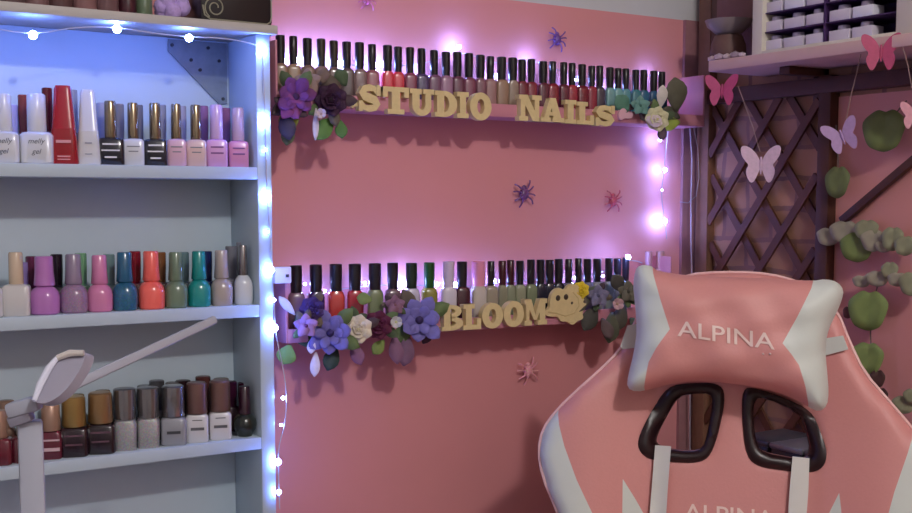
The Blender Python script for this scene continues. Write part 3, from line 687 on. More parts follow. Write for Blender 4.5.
# white plug box at ledge end
p = PY(281, 275, -.0705)
t = thing('light_connector', 'small white plug box at the left end of the lower ledge', 'connector', p)
MB().box((-.012, -.006, -.011), (.013, .006, .011), .002).build('housing', M((226, 224, 236), .4), t)
MB().box((.004, -.0068, -.003), (.0085, -.0055, .001), .0003).build('switch', M((70, 66, 80), .4), t)

# ------------------------------------------------------------------ right wall: trellis, board, cabinet
brown = M((72, 36, 22), .6, var=.25, scale=60)
def WY(px, py, x=WX): return PX(px, py, x)
xt = WX - .012
yL = WY(699, 150, xt).y; yR = WY(823, 150, xt).y
yL = min(yL, -.010)
ztr = WY(800, 82, xt).z
tr = thing('garden_trellis', 'dark brown diamond lattice trellis on the right wall', 'trellis', (xt, yL, 0))
def tb_(name, lo, hi, m=brown): return MB().box((lo[0] - xt, lo[1] - yL, lo[2]), (hi[0] - xt, hi[1] - yL, hi[2]), .001).build(name, m, tr)
brown2 = M((120, 82, 62), .6, var=.2, scale=60)
tb_('post', (xt - .006, yL - .028, 0), (xt + .012, yL, ztr + .2), brown2)
tb_('post', (xt - .010, yR - .02, 0), (xt + .012, yR + .003, ztr + .005), brown)
yE = -.75
zr = ztr
tb_('top_rail', (xt - .012, yE, zr - .022), (xt + .012, yL - .028, zr + .002), brown)
b = MB()
z0, z1 = .08, zr - .02
ya0, ya1 = yR + .008, yL - .028
pw, ph = .087, .116
sl = ph / pw
def clipseg(y0, z0_, y1, z1_):
    # clip segment to rectangle
    t0, t1 = 0., 1.; dy, dz = y1 - y0, z1_ - z0_
    for p_, q_ in ((-dy, y0 - ya0), (dy, ya1 - y0), (-dz, z0_ - z0), (dz, z1 - z0_)):
        if abs(p_) < 1e-9:
            if q_ < 0: return None
        else:
            r = q_ / p_
            if p_ < 0: t0 = max(t0, r)
            else: t1 = min(t1, r)
    return None if t1 - t0 < .01 else ((y0 + dy * t0, z0_ + dz * t0), (y0 + dy * t1, z0_ + dz * t1))
Hh = z1 - z0
k = -30
offp = .028
for k in range(-40, 40):
    for sgn, xx in ((1, xt + .004), (-1, xt - .002)):
        ys = ya0 + k * pw + offp
        s_ = clipseg(ys, z0, ys + sgn * Hh / sl, z1)
        if not s_: continue
        (a0, c0), (a1, c1) = s_
        d = Vector((0, a1 - a0, c1 - c0)); L = d.length
        if L < .02: continue
        d.normalize(); nrm = Vector((1, 0, 0)); sd = d.cross(nrm)
        mt = Matrix((( d.x, sd.x, nrm.x, xx - xt), (d.y, sd.y, nrm.y, (a0 + a1) / 2 - yL), (d.z, sd.z, nrm.z, (c0 + c1) / 2), (0, 0, 0, 1)))
        b.box((-L / 2, -.0066, -.0025), (L / 2, .0066, .0025), mat=mt)
b.build('lattice', M((84, 44, 26), .6, var=.3, scale=50), tr)
# diagonal brace
pa = WY(842, 221, xt - .004); pb = WY(940, 138, xt - .004)
d = (pb - pa); L = d.length; d.normalize(); nrm = Vector((1, 0, 0)); sd = d.cross(nrm); mid = (pa + pb) / 2
mt = Matrix(((d.x, sd.x, nrm.x, mid.x - xt), (d.y, sd.y, nrm.y, mid.y - yL), (d.z, sd.z, nrm.z, mid.z), (0, 0, 0, 1)))
MB().box((-L / 2, -.006, -.005), (L / 2, .006, .005), .001, mat=mt).build('diagonal_brace', brown, tr)
# pink panel right of the trellis
o = struct('trim_2', MB().box((WX - .003, yE, 0), (WX, yR + .0, ztr - .028)), M((216, 148, 140), .65, var=.04, scale=8))
# wall board
BD = .13
xb_ = WX - BD
q0 = WY(708, 72, xb_)
zbd = q0.z; yb0 = q0.y; zth = WY(708, 61, xb_).z - zbd
bd = thing('wall_board_shelf', 'pinkish white board shelf high on the right wall', 'shelf', (WX, yb0, zbd))
MB().box((-BD, -.75, 0), (0, 0, zth), .002).build('board', M((212, 176, 172), .5, var=.05), bd)
for yy in (-.12, -.55): 
    MB().box((-.09, yy - .01, -.012), (0, yy + .01, 0), .001).box((-.012, yy - .01, -.05), (0, yy + .01, 0), .001).build('bracket', brown, bd)
ztb = zbd + zth
# cabinet
xcf = xb_ + .012      # cabinet front
cy0 = WY(752, 40, xcf).y; cy1 = WY(935, 30, xcf).y
yin0 = WY(762, 30, xcf).y; yin1 = WY(896, 20, xcf).y
zcb = ztb; 
cab = thing('display_cabinet', 'white open-fronted cabinet with dark purple inside and rows of tiny pots', 'cabinet', (xcf, cy0, zcb))
cwm = M((214, 206, 192), .5, var=.02)
CH = .24; cdp = .085
def cbx(name, lo, hi, m): return MB().box((lo[0] - xcf, lo[1] - cy0, lo[2] - zcb), (hi[0] - xcf, hi[1] - cy0, hi[2] - zcb), .0006).build(name, m, cab)
zfl = WY(800, 50, xcf).z
zfl = max(zfl, zcb + .006)
cbx('frame', (xcf, yin0, zcb), (xcf + cdp, cy0, zcb + CH), cwm)
cbx('frame', (xcf, cy1, zcb), (xcf + cdp, yin1, zcb + CH), cwm)
cbx('frame', (xcf, yin1, zcb), (xcf + cdp, yin0, zfl), cwm)
cbx('frame', (xcf, yin1, zcb + CH - .012), (xcf + cdp, yin0, zcb + CH), cwm)
purp = M((62, 30, 84), .6, var=.15)
cbx('back_panel', (xcf + cdp - .004, yin1, zfl), (xcf + cdp, yin0, zcb + CH - .012), purp)
pitch = (WY(790, 27, xcf).z - WY(790, 46.5, xcf).z)
ydiv = WY(825, 30, xcf + .01).y
cbx('divider', (xcf + .008, ydiv - .0015, zfl), (xcf + cdp - .004, ydiv + .0015, zcb + CH - .012), purp)
potm = M((206, 196, 210), .3, coat=.3); potm2 = M((226, 224, 236), .2, coat=.5); lidm = M((150, 138, 160), .25, coat=.3)
rown = ['bottom', 'second', 'third', 'fourth', 'fifth', 'sixth']
for r_i in range(5):
    zr_ = zfl + r_i * pitch
    if r_i: cbx('cabinet_shelf', (xcf + .006, yin1, zr_ - .002), (xcf + cdp - .004, yin0, zr_), purp)
    if r_i > 4 or zr_ > zcb + .2: continue
    for c_i, (xa_, xb2_) in enumerate([(763, 781), (783, 803), (805, 823), (828, 849), (851, 872)]):
        if r_i == 2 and c_i == 4: continue
        yy0 = WY(xa_, 30, xcf + .008).y; yy1 = WY(xb2_, 30, xcf + .008).y
        wv = abs(yy0 - yy1); ym = (yy0 + yy1) / 2
        t = thing('gel_pot', 'tiny square white gel pot, %s shelf up and %s column in the purple cabinet' % (rown[r_i], ORD[c_i + 1]), 'pot', (xcf + .008 + wv * .35, ym, zr_), 0, 'tiny pots in the purple cabinet')
        MB().box((-wv * .32, -wv / 2 + .0006, 0), (wv * .4, wv / 2 - .0006, pitch * .55), .001).build('pot', potm2 if (r_i, c_i) in ((1, 4), (2, 1)) else potm, t)
        MB().loft([(pitch * .55, wv * .26, wv * .26, 2), (pitch * .78, wv * .24, wv * .24, 2), (pitch * .8, wv * .2, wv * .2, 2)]).build('lid', lidm, t)
# things left of the cabinet on the board
def onboard(px, x): 
    return WY(px, 60, x).y
q = Vector((xb_ + .055, 0, 0)); 
t = thing('grey_bowl', 'grey bowl on a dark pot beside the purple cabinet', 'bowl', (xb_ + .06, onboard(728, xb_ + .06), ztb + .046))
MB().loft([(0, .016, .016, 2), (.004, .022, .022, 2), (.014, .034, .034, 2), (.024, .038, .038, 2), (.0245, .035, .035, 2), (.014, .030, .030, 2), (.006, .018, .018, 2)], 28).build('bowl', M((132, 120, 116), .4, var=.1), t)
t = thing('dark_pot', 'dark mauve pot under the grey bowl on the board shelf', 'pot', (xb_ + .06, onboard(728, xb_ + .06), ztb))
MB().loft([(0, .024, .024, 2), (.01, .030, .030, 2), (.03, .028, .028, 2), (.0455, .022, .022, 2)], 24).build('pot', M((96, 66, 60), .6, var=.3, scale=80), t)
for i, (px, xx, r, c, n) in enumerate([(712, .018, .007, (196, 170, 176), 'palest'), (719, .014, .008, (180, 160, 176), 'greyish'), (727, .016, .007, (206, 186, 190), 'whitish'), (735, .015, .008, (160, 140, 156), 'mauve'), (742, .014, .006, (196, 176, 190), 'smallest lilac')]):
    b = MB(); b.ball((0, 0, r * .75), r, (1, 1.2, .78), sub=1)
    tag(b.build('crystal', M(c, .3, var=.2), loc=(xb_ + xx, onboard(px, xb_ + xx), ztb), smooth=False), '%s tumbled crystal in front of the dark pot on the board' % n, 'crystal', 'small crystals on the board shelf')
t = thing('picture_frame', 'brown wooden frame leaning above the bowl beside the cabinet', 'frame', (WX - .02, onboard(738, WX - .02), ztb))
MB().box((-.004, -.06, 0), (.006, .06, .2), .002).build('frame_body', M((84, 54, 40), .6, var=.3), t)
MB().box((-.0055, -.045, .015), (-.003, .045, .185), .0005).build('picture', M((116, 76, 74), .6, var=.3, scale=30), t)

# ------------------------------------------------------------------ butterflies
def butterfly(px, py, wpx, col, label, x=None, rot=0, flap=.5, tilt=0):
    x = x if x is not None else xb_ - .006
    c = WY(px, py, x); k = (c - CAM).dot(Fv) / FPX; W = wpx / 2 * k
    t = thing('paper_butterfly', label, 'butterfly', c, 0, 'butterflies hanging on twine along the board shelf')
    t.rotation_euler = (0, rot, -PI / 2 + .62 + tilt)   # local -y faces the camera side
    m = M(col, .6, var=.2, scale=200)
    up = [(0.03, .1), (.2, .5), (.5, .85), (.85, 1.0), (1.0, .85), (.95, .45), (.72, .1), (.58, -.05), (.72, -.3), (.68, -.65), (.5, -1.0), (.32, -.95), (.14, -.5), (.03, -.2)]
    for s in (-1, 1):
        b = MB(); pts = chaikin(up, 2)
        vs = [b.b.verts.new((s * p[0] * W * math.cos(.25), -abs(p[0]) * W * math.sin(.25), p[1] * W * .92)) for p in pts]
        b.b.faces.new(vs)
        o = solid(b.build('wing', m, t, smooth=False), .0012)
    MB().tube([(0, -.001, -W * .5), (0, -.002, 0), (0, -.001, W * .35)], [W * .03, W * .07, W * .05], 8).build('butterfly_body', m, t)
    return c
xs_ = xb_ - .004
butterfly(722, 90, 34, (176, 64, 112), 'magenta butterfly at the left end of the board shelf', xs_)
butterfly(761, 164, 41, (218, 186, 208), 'pale pink butterfly in front of the lattice trellis', xs_)
butterfly(842, 136, 36, (172, 138, 184), 'lilac butterfly tilted in front of the trellis post', xs_, rot=-.35)
butterfly(881, 52, 40, (178, 70, 108), 'raspberry butterfly at the front of the purple cabinet', xs_)
butterfly(915, 115, 30, (214, 150, 164), 'rose pink butterfly cut by the frame edge', xs_)
tw = M((150, 120, 110), .8)
def twine(pts, label):
    P = [WY(x, y, xs_ + .003) for x, y in pts]; P = [p - P[0] if i else Vector((0, 0, 0)) for i, p in enumerate(P)]
    o = MB().tube(P, .0007, 5).build('twine', tw, loc=WY(*pts[0], xs_ + .003)); tag(o, label, 'twine', 'twine threads of the butterfly garland')
twine([(738, 86), (745, 105), (753, 128), (760, 152)], 'thread from the magenta butterfly to the pale pink one')
twine([(861, 54), (857, 72), (851, 95), (846, 120)], 'thread down to the lilac butterfly')
twine([(903, 48), (908, 66), (914, 100)], 'thread from the raspberry butterfly to the frame edge')

# ------------------------------------------------------------------ ivy on the pink panel
NR = Vector((-1, -.35, .1)).normalized()
def vine(stem, leaves, label, x=WX - .02, stemcol=(96, 80, 70)):
    P = [WY(a, b_, x) for a, b_ in stem]
    t = thing('ivy_vine', label, 'ivy', P[0], 0, 'artificial ivy strands on the right wall')
    sm = chaikin([tuple(p - P[0]) for p in P], 2, False)
    MB().tube(sm, .0011, 6).build('stem', M(stemcol, .7), t)
    for lx, ly, r, col, asp in leaves:
        c = WY(lx, ly, x - .006); k = (c - CAM).dot(Fv) / FPX; R = r * k
        b = MB(); ang0 = random.uniform(0, 6)
        n = NR; a = n.cross(Vector((0, 0, 1))).normalized(); u = a.cross(n).normalized()
        cv = b.b.verts.new(n * .0002); N = 40; vs = []; inner = []
        for i in range(N):
            q = 2 * PI * i / N; rr = R * 1.08 * (1 - .09 * abs(math.sin(2.5 * q - PI / 4)) ** 1.5 - .25 * math.exp(-((q - PI / 2 + PI) % (2 * PI) - PI) ** 2 * 14) + .1 * math.exp(-((q + PI / 2 + PI) % (2 * PI) - PI) ** 2 * 8))
            p = a * math.cos(q) * rr * asp + u * math.sin(q) * rr
            inner.append(b.b.verts.new(p * .55 + n * (.0006 + abs(a.dot(p)) * .12))); vs.append(b.b.verts.new(p + n * (abs(a.dot(p)) * .22 + .0012 * math.sin(3 * q + ang0))))
        for i in range(N):
            j = (i + 1) % N
            b.b.faces.new((cv, inner[i], inner[j])); b.b.faces.new((inner[i], vs[i], vs[j], inner[j]))
        solid(b.build('leaf', M(col, .65, var=.22, scale=60), t, loc=c - P[0], angle=80), .0004)
GR = (84, 84, 52); GR2 = (134, 134, 104); GR3 = (116, 132, 72); GR4 = (150, 142, 122)
vine([(912, 95), (898, 110), (886, 128)], [(885, 129, 21, (104, 116, 66), .98)], 'single large round green ivy leaf high on the pink panel')
vine([(835, 110), (838, 150), (838, 180)], [(838, 181, 16, (96, 104, 62), .75)], 'dark green ivy leaf hanging over the trellis post')
vine([(820, 236), (845, 228), (870, 238), (895, 240), (925, 250)],
     [(829, 236, 9, GR4, 1.3), (845, 231, 11, GR4, 1.3), (858, 246, 15, (108, 122, 66), 1.1), (867, 229, 10, GR2, 1.2), (874, 240, 11, GR4, 1.1), (893, 238, 12, GR2, .9), (905, 245, 10, GR2, 1), (884, 246, 6, GR4, 1.4)],
     'upper strand of grey green ivy on the pink panel')
vine([(848, 282), (865, 278), (885, 276), (900, 274), (925, 280)],
     [(862, 281, 6, GR4, 1.5), (878, 278, 8, GR4, 1.4), (890, 270, 9, GR2, .9), (898, 279, 7, GR4, 1.4), (912, 283, 12, GR2, 1)],
     'lower strand of greyish ivy just above the big green leaf')
vine([(880, 276), (874, 300), (870, 330), (872, 356), (876, 390), (880, 420)],
     [(869, 309, 20, GR3, .95), (868, 357, 16, GR3, 1.0), (878, 378, 9, (70, 40, 34), .8), (881, 395, 8, (64, 36, 30), .9), (848, 312, 6, (110, 70, 66), .8)],
     'hanging ivy with green leaves beside the chair back')
vine([(925, 395), (908, 405), (895, 412)], [(904, 404, 9, GR2, 1.2), (912, 396, 8, GR2, 1)], 'small ivy sprig just above the white chair wing')

# ------------------------------------------------------------------ gaming chair
CHO = PD(733, 400, 1.50)
cyaw = math.radians(13); rec = math.radians(10)
cu = (Rv * math.cos(cyaw) - Hv * math.sin(cyaw)).normalized()         # chair right
cn_h = Vector((0, 0, 1)).cross(cu)                                    # horizontal, away or towards
if cn_h.dot(Hv) > 0: cn_h = -cn_h                                     # towards camera
cv_ = (Vector((0, 0, 1)) * math.cos(rec) - cn_h * math.sin(rec)).normalized()
cnn = cu.cross(cv_).normalized()
if cnn.dot(cn_h) < 0: cnn = -cnn
def CP(px, py, off=0.0):
    p = PP(px, py, CHO + cnn * off, cnn) - CHO
    return (p.dot(cu), p.dot(cv_))
def C3(a, b_, off): return CHO + cu * a + cv_ * b_ + cnn * off
def inpoly(p, poly):
    x, y = p[0], p[1]; c = False; j = len(poly) - 1
    for i in range(len(poly)):
        xi_, yi_ = poly[i]; xj, yj = poly[j]
        if (yi_ > y) != (yj > y) and x < (xj - xi_) * (y - yi_) / (yj - yi_) + xi_: c = not c
        j = i
    return c
def dist(p, poly):
    best = 9
    x, y = p[0], p[1]
    for i in range(len(poly)):
        ax, ay = poly[i]; bx_, by_ = poly[(i + 1) % len(poly)]
        dx, dy = bx_ - ax, by_ - ay; L2 = dx * dx + dy * dy
        t_ = 0 if L2 == 0 else max(0, min(1, ((x - ax) * dx + (y - ay) * dy) / L2))
        d_ = math.hypot(x - ax - dx * t_, y - ay - dy * t_)
        if d_ < best: best = d_
    return best
def resample(poly, step):
    out = []
    for i in range(len(poly)):
        a = Vector(poly[i]); b_ = Vector(poly[(i + 1) % len(poly)]); n = max(1, int((b_ - a).length / step))
        for k in range(n): out.append(tuple(a.lerp(b_, k / n)))
    return out
def sheet(outline, holes, regions, res, front, back, origin, names, mats, parent):
    """regions: list of polygons; faces inside regions[i] go to names[i+1]; the rest to names[0]"""
    outline = resample(outline, res); holes = [resample(h, res) for h in holes]
    regs = [resample(r, res) for r in regions]
    vs = []; es = []
    def addloop(l, closed=True):
        s0 = len(vs); vs.extend(l)
        for i in range(len(l)): es.append((s0 + i, s0 + (i + 1) % len(l)))
    addloop(outline)
    for h in holes: addloop(h)
    for r in regs: addloop(r)
    xs = [p[0] for p in outline]; ys = [p[1] for p in outline]
    y = min(ys); rowi = 0
    allp = [outline] + holes
    while y < max(ys):
        x = min(xs) + (res / 2 if rowi % 2 else 0)
        while x < max(xs):
            if inpoly((x, y), outline) and not any(inpoly((x, y), h) for h in holes) and min(dist((x, y), q) for q in allp) > res * .45: vs.append((x, y))
            x += res
        y += res * .87; rowi += 1
    r = delaunay_2d_cdt([Vector(v) for v in vs], es, [], 0, 1e-5)
    V, F = r[0], r[2]
    D = [min(dist(v, q) for q in allp) for v in V]
    fr = [front(v[0], v[1], d) for v, d in zip(V, D)]; bk_ = [back(v[0], v[1], d) for v, d in zip(V, D)]
    groups = {}
    for f in F:
        c = (sum(V[i][0] for i in f) / 3, sum(V[i][1] for i in f) / 3)
        if not inpoly(c, outline) or any(inpoly(c, h) for h in holes): continue
        g = 0
        for i, rg in enumerate(regs):
            if inpoly(c, rg): g = i + 1; break
        groups.setdefault(g, []).append(f)
    cnt = {}
    for fs in groups.values():
        for f in fs:
            for k in range(3):
                e = tuple(sorted((f[k], f[(k + 1) % 3]))); cnt[e] = cnt.get(e, 0) + 1
    objs = {}
    for g, fs in groups.items():
        b = bmesh.new(); mp = {}
        def gv(i, s):
            if (i, s) not in mp:
                mp[(i, s)] = b.verts.new(C3(V[i][0], V[i][1], fr[i] if s else bk_[i]) - origin)
            return mp[(i, s)]
        for f in fs:
            b.faces.new([gv(i, 1) for i in f]); b.faces.new([gv(i, 0) for i in f[::-1]])
            for k in range(3):
                i, j = f[k], f[(k + 1) % 3]
                if cnt[tuple(sorted((i, j)))] == 1 and abs(fr[i] - bk_[i]) > 1e-4:
                    b.faces.new((gv(i, 1), gv(i, 0), gv(j, 0), gv(j, 1)))
        mb = MB(); mb.b.free(); mb.b = b
        objs[g] = mb.build(names[g], mats[g], parent, angle=60)
    return objs

def sm(x, a, b_):
    t_ = max(0, min(1, (x - a) / (b_ - a))); return t_ * t_ * (3 - 2 * t_)
back_px = [(738, 271), (700, 272), (683, 276), (658, 286), (642, 305), (632, 330), (621, 350), (602, 370), (580, 390), (560, 409), (545, 429), (541, 450), (545, 476), (558, 506), (570, 540), (582, 580), (592, 650), (600, 760), (612, 860), (640, 885), (733, 890),
           (830, 888), (862, 860), (872, 760), (884, 650), (900, 580), (914, 540), (926, 510), (932, 480), (928, 455), (912, 431), (889, 404), (863, 373), (849, 342), (838, 312), (822, 294), (800, 281), (770, 273)]
BO = [CP(*p) for p in chaikin(back_px, 1)]
BO = [tuple(p) for p in BO]
holeL = [CP(*p) for p in chaikin([(677, 396), (693, 393), (710, 393), (713, 402), (708, 430), (703, 449), (690, 452), (664, 449), (654, 444), (655, 436), (665, 416)], 1)]
holeR = [CP(*p) for p in chaikin([(754, 399), (766, 397), (802, 413), (808, 430), (813, 452), (805, 460), (790, 458), (765, 453), (757, 446), (753, 420)], 1)]
bandL = [CP(*p) for p in [(560, 404), (563, 425), (568, 445), (580, 478), (596, 513), (606, 540), (612, 600), (612, 650), (560, 650), (500, 560), (500, 420)]]
bandR = [CP(*p) for p in [(911, 426), (903, 452), (890, 490), (882, 520), (872, 560), (866, 600), (866, 650), (910, 650), (970, 560), (970, 430)]]
zigL = [CP(*p) for p in [(624, 478), (637, 500), (652, 528), (668, 570), (640, 600), (622, 600)]]
zigR = [CP(*p) for p in [(838, 492), (828, 513), (816, 540), (806, 570), (830, 600), (850, 600)]]
cxm = CP(733, 450)[0]
def back_front(a, b_, d):
    h = .034 * sm(abs(a - cxm), .085, .2) + .004
    # crease between centre and bolster
    h -= .006 * math.exp(-((abs(a - cxm) - .095) / .008) ** 2) * sm(.06 - b_, -.0, .06)
    e = .018
    if d < e: h -= (e - math.sqrt(max(0, e * e - (e - d) ** 2))) * .95
    return h
def back_back(a, b_, d):
    h = -.05 + .02 * sm(abs(a - cxm), .1, .22)
    e = .018
    if d < e: h += (e - math.sqrt(max(0, e * e - (e - d) ** 2))) * .9
    return h
chpink = M((214, 146, 142), .5, var=.03, scale=300, bump=.12)
chwhite = M((214, 220, 214), .5, var=.02, bump=.1)
base_pt = Vector((CHO.x, CHO.y, 0))
ch = thing('gaming_chair', 'pink and white gaming chair with two black-rimmed openings in its high back', 'chair', base_pt)
sheet(BO, [holeL, holeR], [bandL, bandR, zigL, zigR], .012, back_front, back_back, base_pt, ['backrest', 'side_wing', 'side_wing', 'zigzag_panel', 'zigzag_panel'],
      [chpink, chwhite, chwhite, chwhite, chwhite], ch)
# piping on outline
pip = []
rs_ = resample(BO, .01)
for a, b_ in rs_:
    pip.append(C3(a, b_, back_front(a, b_, 0) + .001) - base_pt)
MB().tube(pip + [pip[0]], .0022, 6, cap=False).build('piping', M((232, 188, 186), .5), ch)
# black rims
def rim_(outer, inner, name='opening_rim'):
    OP = [CP(*p) for p in chaikin(outer, 2)]
    IN = inner
    def fr(a, b_, d): return back_front(a, b_, .05) + .001 + .005 * min(1, d / .006) 
    def bkf(a, b_, d): return -.052
    sheet(OP, [IN], [], .006, fr, bkf, base_pt, [name], [M((34, 14, 18), .35)], ch)
rim_([(667, 386), (692, 383), (718, 383), (726, 394), (720, 428), (711, 456), (698, 463), (672, 462), (651, 460), (640, 452), (638, 439), (650, 414)], holeL)
rim_([(742, 388), (756, 388), (785, 398), (812, 411), (820, 432), (827, 452), (823, 468), (808, 474), (782, 470), (759, 467), (746, 457), (742, 420)], holeR)
# white belts from the openings down
def belt(pl):
    P = [CP(*p) for p in pl]
    sheet(P, [], [], .01, lambda a, b_, d: back_front(a, b_, .05) + .009, lambda a, b_, d: back_front(a, b_, .05) + .0065, base_pt, ['lumbar_belt'], [M((216, 216, 212), .5)], ch)
belt([(655.5, 445), (671.5, 446), (668, 490), (665, 540), (662, 600), (645, 600), (648, 540), (652, 490)])
belt([(792, 456), (809, 458), (808, 490), (804, 540), (800, 600), (783, 600), (786, 540), (789, 490)])
# text
def surf_text(body, pL, pR, capH_px, off, frontf, name, mat_, parent, origin, sc_x=1.0):
    cu_ = bpy.data.curves.new('w', 'FONT'); cu_.body = body; cu_.size = 1; cu_.resolution_u = 3; cu_.offset = .006
    to = bpy.data.objects.new('w', cu_); COL.objects.link(to)
    dg = bpy.context.evaluated_depsgraph_get(); me = bpy.data.meshes.new_from_object(to.evaluated_get(dg))
    xs = [v.co.x for v in me.vertices]; ys = [v.co.y for v in me.vertices]
    x0, x1, y0, y1 = min(xs), max(xs), min(ys), max(ys)
    A = Vector(CP(*pL, off)); B_ = Vector(CP(*pR, off)); T = Vector(CP(pL[0], pL[1] - capH_px, off))
    ux = (B_ - A) / (x1 - x0); uy = (T - A) / (y1 - y0)
    b = bmesh.new(); b.from_mesh(me); bmesh.ops.triangulate(b, faces=b.faces[:])
    bmesh.ops.subdivide_edges(b, edges=[e for e in b.edges if (e.verts[0].co - e.verts[1].co).length > .3], cuts=2)
    for v in b.verts:
        q = A + ux * (v.co.x - x0) + uy * (v.co.y - y0)
        v.co = C3(q.x, q.y, frontf(q.x, q.y) + .0014) - origin
    mb = MB(); mb.b.free(); mb.b = b
    o = mb.build(name, mat_, parent, smooth=False)
    bpy.data.objects.remove(to); return o
lt = M((244, 218, 210), .5)
surf_text('ALPINA', (684, 520), (775, 528), 16.5, .01, lambda a, b_: back_front(a, b_, .05), 'brand_lettering', lt, ch, base_pt)
# seat, base
sf = cn_h
def cham(z): return Matrix(((cu.x, -sf.x, 0, 0), (cu.y, -sf.y, 0, 0), (0, 0, 1, z), (0, 0, 0, 1)))
zbk = C3(0, CP(733, 885)[1], 0).z
offb = (C3(cxm, CP(733, 885)[1], 0) - base_pt); oa = offb.dot(cu); ob = offb.dot(sf)
mt = cham(0)
b = MB(); b.loft([(.40, .20, .20, 4), (.42, .25, .25, 4), (.47, .26, .26, 4), (.495, .24, .24, 4)], 32, Matrix.Translation(cu * oa + sf * (ob + .24)) @ mt); b.build('seat', chpink, ch)
cB = cu * oa + sf * (ob + .22)
MB().tube([cB + Vector((0, 0, .09)), cB + Vector((0, 0, .41))], .028, 16).build('gas_lift', M((30, 30, 34), .4, metal=.5), ch)
MB().tube([cB - sf * .22 + Vector((0, 0, .44)), cB - sf * .27 + Vector((0, 0, .52)), cB - sf * .26 + Vector((0, 0, zbk + .12))], .02, 10).build('back_hinge', M((30, 30, 34), .4), ch)
for i in range(5):
    a = 2 * PI * i / 5 + .3; dv = cu * math.cos(a) + sf * math.sin(a)
    lg = MB().tube([cB + Vector((0, 0, .11)), cB + dv * .26 + Vector((0, 0, .075))], [.03, .018], 10).build('leg', M((34, 34, 38), .4), ch)
    c = cB + dv * .26
    MB().tube([c - dv.cross(Vector((0, 0, 1))) * .02 + Vector((0, 0, .028)), c + dv.cross(Vector((0, 0, 1))) * .02 + Vector((0, 0, .028))], .028, 14).build('castor', M((20, 20, 22), .4), lg)
# ---- pillow
PO = .058
pil_px = [(635, 270), (640, 265), (650, 265), (658, 271), (690, 276), (735, 277), (780, 279), (812, 281), (826, 279), (838, 282), (844, 290), (842, 300), (836, 314), (829, 328), (825, 345), (827, 370), (829, 392), (827, 406), (819, 412), (808, 407), (798, 400), (775, 391),
          (750, 386), (720, 382), (695, 381), (670, 384), (652, 389), (636, 392), (627, 388), (628, 375), (634, 352), (637, 330), (635, 305), (633, 285)]
PL = [CP(*p, PO) for p in chaikin(pil_px, 1)]
endL = [CP(*p, PO) for p in [(651, 255), (654, 275), (662, 303), (671, 331), (658, 349), (650, 363), (645, 387), (644, 400), (600, 400), (600, 255)]]
endR = [CP(*p, PO) for p in [(816, 270), (810, 290), (795, 320), (781, 345), (790, 356), (797, 366), (804, 388), (810, 415), (860, 425), (860, 270)]]
def infl(d):
    q = min(1, d / .045); return math.sqrt(max(0, 1 - (1 - q) ** 2))
def pf(a, b_, d): return PO + .036 * infl(d) + .0016 * math.sin(a * 90 + b_ * 60) * infl(d) + .001 * math.sin(b_ * 160 - a * 40)
def pbk(a, b_, d): return PO - .014 * infl(d) + .001 * math.sin(b_ * 160 - a * 40)
pc = C3(*CP(735, 335, PO), PO)
pw_ = thing('neck_pillow', 'pink headrest pillow with white ends strapped to the gaming chair', 'pillow', pc)
sheet(PL, [], [endL, endR], .0065, pf, pbk, pc, ['cover', 'end_panel', 'end_panel'], [chpink, chwhite, chwhite], pw_)
def pfd(a, b_): return pf(a, b_, dist((a, b_), PL))
surf_text('ALPINA', (677.5, 336), (774.5, 350), 15.5, PO + .034, pfd, 'brand_lettering', lt, pw_, pc)
for xx in (763, 770):
    b = MB(); q = CP(xx, 354, PO + .034); b.ball(C3(q[0], q[1], pfd(*q) + .0005) - pc, .0016, sub=1); b.build('brand_lettering', M((230, 200, 196), .5), pw_)
def strap(pl):
    P = [CP(*p, .03) for p in pl]
    sheet(P, [], [], .01, lambda a, b_, d: back_front(a, b_, .05) + .004, lambda a, b_, d: back_front(a, b_, .05) + .001, pc, ['elastic_strap'], [chwhite], pw_)
strap([(627, 325), (642, 322), (642, 346), (622, 349), (620, 346)])
strap([(822, 338), (844, 335), (849, 349), (822, 356)])

# ------------------------------------------------------------------ trolley behind the chair
tp = thing('storage_trolley', 'black storage trolley seen through the right opening of the chair', 'trolley', (1.375, -.35, 0))
tbk = M((22, 24, 28), .4)
for sx in (-1, 1):
    for sy in (-1, 1): MB().tube([(sx * .07, sy * .09, .0), (sx * .07, sy * .09, .97)], .008, 10).build('leg', tbk, tp)
for z in (.15, .5, .9): MB().box((-.08, -.1, z), (.08, .1, z + .05), .004).build('tray', tbk, tp)
MB().box((-.075, -.098, .2), (.075, .098, .9), .002).build('cabinet_body', tbk, tp)
for i, (yy, c, n, zz) in enumerate([(-.065, (104, 108, 112), 'grey lidded tin on the near end of the black trolley', 0), (.0, (134, 136, 140), 'lighter grey lidded tin in the middle of the black trolley', 0), (.065, (84, 86, 90), 'dark grey tin on the far end of the black trolley', 0)]):
    t = thing('storage_tin', n, 'tin', (1.375, -.35 + yy, .95), 0, None)
    MB().box((-.05, -.03, 0), (.05, .03, .04), .004).build('tin_body', M((44, 48, 52), .3), t)
    MB().box((-.052, -.032, .036), (.052, .032, .045), .003).build('lid', M(c, .3, metal=.4), t)

